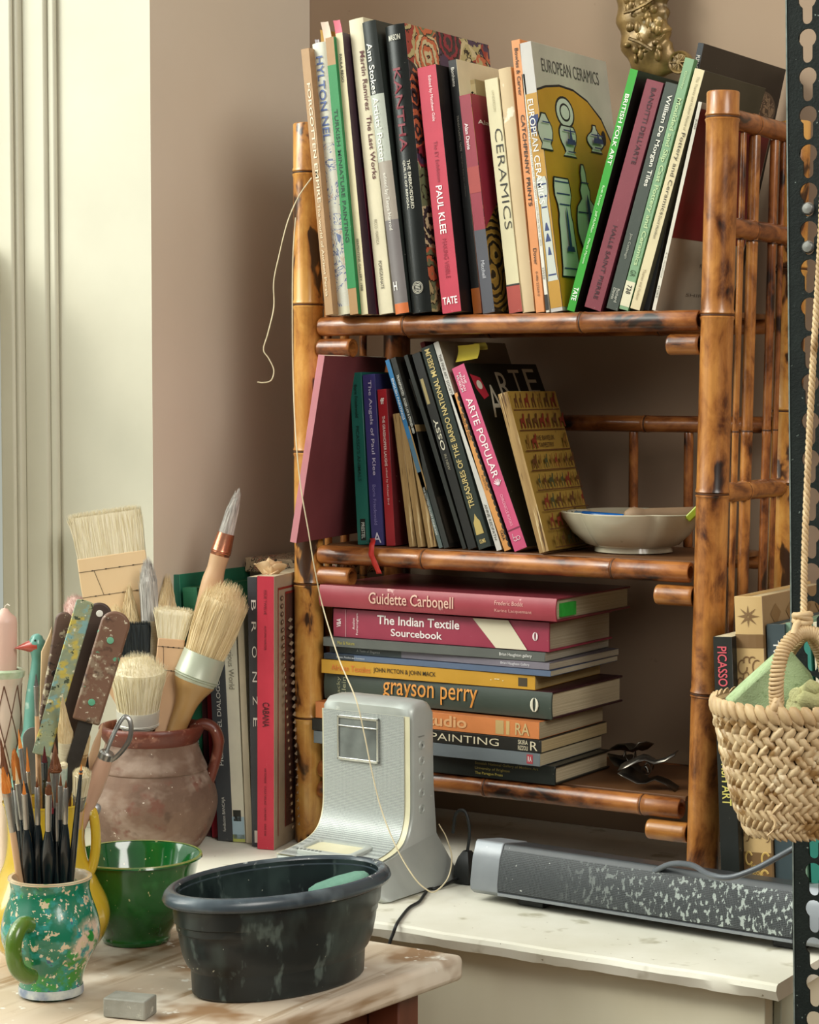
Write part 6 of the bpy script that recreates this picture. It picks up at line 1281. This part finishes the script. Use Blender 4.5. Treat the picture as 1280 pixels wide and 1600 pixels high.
# ================================================================== RACK POST, ROPE AND BASKET AT THE RIGHT
rk = mat('black hammered enamel', '#0e1412', '#171e1b', 60, .6, bmp=.4, bscale=500, spots=(('#7f8a82', 190, .70, .03),), spec=.2)
RXa = at(1238, 600, -.31).x
lean_r = math.atan2(at(1247, 1400, -.31).x-at(1236, 0, -.31).x, at(1236, 0, -.31).z-at(1247, 1400, -.31).z)
zk = [at(1265, y, -.31).z for y in (8, 67, 129, 190, 249, 308, 367, 428, 488, 548)]
pitch = (zk[0]-zk[-1])/9
Mr = Matrix.Translation((RXa, -.31, .42)) @ Matrix.Rotation(-lean_r, 4, 'Y')
rack = thing('rack_post', 'black perforated steel angle post of a rack at the right edge', 'rack', M=Mr)
W_ = .042; cu = bpy.data.curves.new('flange', 'CURVE'); cu.dimensions = '2D'; cu.fill_mode = 'BOTH'; cu.extrude = .0010
def spl(pts):
    s = cu.splines.new('POLY'); s.points.add(len(pts)-1); s.use_cyclic_u = True
    for p, q_ in zip(s.points, pts): p.co = (q_[0], q_[1], 0, 1)
ztop_, zbot_ = .62, -1.168
spl([(0, zbot_), (W_, zbot_), (W_, ztop_), (0, ztop_)])
z = zk[0]-.42+pitch*6; slots = []
while z > zbot_+.04:
    cx = .0185; r1, r2 = .0080, .0045
    if z < ztop_-.03:
        slots.append(z)
        arc = [(cx+r1*math.cos(R(-55+i*290/14)), z+.0045+r1*math.sin(R(-55+i*290/14))) for i in range(15)]
        arc2 = [(cx+r2*math.cos(R(180+i*180/8)), z-.0115+r2*math.sin(R(180+i*180/8))) for i in range(9)]
        spl((arc+arc2)[::-1])
    z -= pitch
to = bpy.data.objects.new('flange', cu); me = bpy.data.meshes.new_from_object(to); bpy.data.objects.remove(to)
me.name = 'front_flange'; me.transform(Matrix.Rotation(R(90), 4, 'X')); me.materials.clear(); me.materials.append(rk)
fo = bpy.data.objects.new('front_flange', me); COL.objects.link(fo); fo.parent = rack
B().box(W_-.002, W_, .0012, .04, zbot_, ztop_).build('side_flange', rk, rack, smooth=0)
B().box(-.0006, .0006, -.0016, .0014, zbot_, ztop_).build('edge_highlight', mat('painted edge highlight', '#69736e', '#87918b', 90, .35, metal=.4), rack, smooth=0)  # thin bright strip that paints a highlight down the post's left edge
for y in (326, 386):
    p = rack.matrix_world.inverted() @ at(1263, y, -.3115)
    B().lathe([(.0001, -.0005), (.0055, -.0005), (.0055, .001), (.0042, .0026), (.0001, .003)], 20, M=Matrix.Translation(p) @ Matrix.Rotation(R(90), 4, 'X')).build('bolt_head', alu, rack, smooth=40)
# a shelf bracket end low on the post
straw = mat('straw', '#b3946a', '#d0b488', 60, .55, stretch=(1, 1, .6), bmp=.2, bscale=300, spots=(('#8d6a3c', 30, .62, .12),))
straw2 = mat('straw braid', '#bd9f74', '#dcc49b', 90, .5, bmp=.3, bscale=500, spots=(('#94703f', 40, .54, .10), ('#e9d6b2', 60, .60, .08)))
DK = 1.765; kk = DK/FPX
bo3 = atd(1237, 1300, DK); rimc = atd(1237, 1096, DK); BH = rimc.z-bo3.z
bk = thing('straw_basket', 'small braided straw basket with looped handles hanging in front of the rack post', 'basket', (bo3.x, bo3.y, bo3.z))
def brad(u): return kk*(66+58*min(1, u*1.05)**.62 if u > .0 else 60)
b = B(); rows = 13; rg = random.Random(2)
core = [(brad(i/12)*.93, BH*i/12) for i in range(13)]
b.lathe([(.0003, .002), (brad(0)*.85, .001)]+core+[(brad(1)*.86, BH), (brad(.5)*.84, BH*.5), (brad(.05)*.8, .006), (.0003, .006)], 48, 1)
def leaf(c, t, n, l, w_, th):                    # a puffy strand between two crossings
    t = t.normalized(); n = (n-t*n.dot(t)).normalized(); s = t.cross(n); o = len(b.v); L2 = l/2
    for u, f in ((-1, .15), (-.7, .75), (-.25, 1), (.25, 1), (.7, .75), (1, .15)):
        for q_, hgt in ((-1, 0), (-.55, .75), (0, 1), (.55, .75), (1, 0)): b.v.append(tuple(c+t*(u*L2)+s*(q_*w_/2*f)+n*(th*hgt*(.45+.55*(1-u*u)))))
    for i in range(5):
        for j in range(4): b.f.append([o+i*5+j, o+i*5+j+1, o+i*5+j+6, o+i*5+j+5]); b.m.append(0)
for r_ in range(rows):
    u = (r_+.6)/rows; z = BH*(.01+.93*u); N_ = 40
    for j in range(N_):
        a = 2*math.pi*(j+.5*(r_ % 2)+.08*rg.uniform(-1, 1)+r_*.15)/N_; Rr = brad(u)*.95
        n = Vector((math.cos(a), math.sin(a), -.12)); tg = Vector((-math.sin(a), math.cos(a), 0))
        sl = 1 if r_ % 2 else -1
        t = tg*.62+Vector((math.cos(a)*.3, math.sin(a)*.3, 1))*(.72*sl)
        leaf(Vector((Rr*math.cos(a), Rr*math.sin(a), z)), t, n, BH*2.0/rows*rg.uniform(.9, 1.12), .0080*(.75+.25*u)*rg.uniform(.85, 1.1), .0036*rg.uniform(.8, 1.2))
b.build('woven_body', [straw2, mat('straw gap shade', '#5f4629', '#7a5c38', 60, .8)], bk, smooth=60, fix=False)  # core colour darkened to paint the shade in gaps between strands
b = B(); N_ = 44
for j in range(N_):
    a = 2*math.pi*j/N_; Rr = brad(1)*.985; n = Vector((math.cos(a), math.sin(a), .25)); tg = Vector((-math.sin(a), math.cos(a), 0))
    leaf(Vector((Rr*math.cos(a), Rr*math.sin(a), BH*.985)), tg*.62+Vector((0, 0, -.9)), n, .0175, .0098, .0042)
b.lathe([(brad(1)*.93, BH*.95), (brad(1)*.99, BH*.985), (brad(1)*.95, BH*1.02), (brad(1)*.88, BH*.99)], 48, cap0=False, cap1=False)
b.build('rim', straw, bk, smooth=60, fix=False)
def wrapped(name, pts, r_, n, parent):
    global b
    b = B(); P = smooth_path(pts, 6); b.tube(P, r_*.8, 10); L_ = len(P)
    for i in range(n):
        f = i/n*(L_-1); i0 = int(f); p = P[i0].lerp(P[min(L_-1, i0+1)], f-i0); t = (P[min(L_-1, i0+1)]-P[max(0, i0-1)]).normalized()
        u = t.cross(Vector((.3, -.6, .1))).normalized(); w2 = t.cross(u)
        ring = [p+(u*math.cos(a)+w2*math.sin(a))*r_*1.04+t*(.0022*math.sin(a*1+.6)) for a in [2*math.pi*j/12 for j in range(13)]]
        b.tube(ring, r_*.36, 6)
    return b.build(name, straw, parent, smooth=60, fix=False)
ip = lambda x, y, d: atd(x, y, d)-bk.location
wrapped('handle', [ip(1214, 1100, DK-.056), ip(1213, 1072, DK-.055), ip(1217, 1040, DK-.050), ip(1226, 1012, DK-.042), ip(1244, 993, DK-.034), ip(1262, 988, DK-.030), ip(1282, 996, DK-.030), ip(1298, 1020, DK-.036), ip(1306, 1055, DK-.046), ip(1308, 1096, DK-.054)], .0045, 46, bk)
b0 = b
wrapped('handle', [ip(1196, 1096, DK+.055), ip(1210, 1060, DK+.05), ip(1240, 1010, DK+.02), ip(1262, 990, DK-.015), ip(1275, 1006, DK-.0), ip(1288, 1040, DK+.04), ip(1296, 1096, DK+.055)], .0040, 40, bk)
b = B(); b.tube(smooth_path([ip(1216, 1094, DK-.062), ip(1212, 1104, DK-.064), ip(1208, 1112, DK-.063), ip(1214, 1118, DK-.064)], 4), [.004]*9+[.003]*4, 8); b.tube(smooth_path([ip(1212, 1096, DK-.064), ip(1220, 1106, DK-.065), ip(1216, 1116, DK-.065)], 4), .003, 8)
b.build('handle_lashing', straw, bk, smooth=60)
b = B(); b.tube(smooth_path([ip(1204, 1276, DK-.062), ip(1211, 1284, DK-.064), ip(1209, 1296, DK-.064), ip(1199, 1306, DK-.064)], 5), [.0012]*10+[.0006]*6, 6); b.build('loose_strand', straw, bk, smooth=60)
# rope
b = B(); P = smooth_path([atd(1286, 300, DK+.015), atd(1280, 420, DK+.012), atd(1271, 560, DK+.005), atd(1264, 700, DK), atd(1258, 850, DK-.01), atd(1256, 960, DK-.022)], 80)
top_ = atd(1320, -60, DK+.02); P = [top_.lerp(P[0], i/150) for i in range(150)]+P
for s_ in (0, 1, 2):
    Q_ = []
    for i, p in enumerate(P):
        a = i*.40+s_*2.094; Q_.append(p+(RIGHT*math.cos(a)+FWD*math.sin(a))*.0015)
    b.tube(Q_, .00145, 6)
rope = b.build('twisted_strands', straw, None, smooth=60)
kn = B(); c = atd(1254, 966, DK-.026)
for a0, tl in ((0, .5), (1.2, -.5), (2.2, .2)):
    kn.tube([c+Vector((0, 0, .002*(a0-1)))+RIGHT*(.0062*math.cos(t))+FWD*(.0055*math.sin(t))+UP*(.004*tl*math.sin(t+a0)) for t in [2*math.pi*i/14 for i in range(15)]], .0028, 7)
kn.tube([c, atd(1244, 978, DK-.034), atd(1240, 992, DK-.038)], .003, 8)
rp = tag(rope, 'twisted straw rope running down from above to the knot on the basket handle', 'rope'); rope.name = 'rope'
ko_ = kn.build('knot', straw, rope, smooth=60)
# sponge and cloth in the basket
sp_m = mat('green foam', '#9db283', '#aec294', 90, .9, bmp=.7, bscale=700, spots=(('#8a9f70', 200, .6, .1),))
c = atd(1212, 1082, DK-.005)
poly = [atd(x, y, DK-.012) for x, y in ((1138, 1098), (1165, 1072), (1205, 1036), (1228, 1016), (1240, 1020), (1268, 1052), (1278, 1075), (1270, 1125), (1160, 1125))]
q = B(); q.prism(poly, FWD, .030)
tag(q.build('foam_sponge', sp_m, smooth=30, bevel=.003), 'large pale green foam sponge sticking up out of the straw basket', 'sponge')
q = B(); rg = random.Random(3)
P = [atd(1242+i*6, 1086+3*math.sin(i*1.3)-min(i, 4)*2.5, DK-.036+.004*math.sin(i)) for i in range(12)]
q.tube(P, [.006+.0015*math.sin(i*1.7) for i in range(12)], 12, flat=.9)
q.tube([p+UP*-.009 for p in P], [.009]*12, 12)
tag(q.build('terry_cloth', mat('yellow green terry', '#aaa873', '#bdbb88', 120, .95, bmp=.9, bscale=500), smooth=60), 'yellowish terry cloth crumpled beside the foam sponge in the basket', 'cloth')
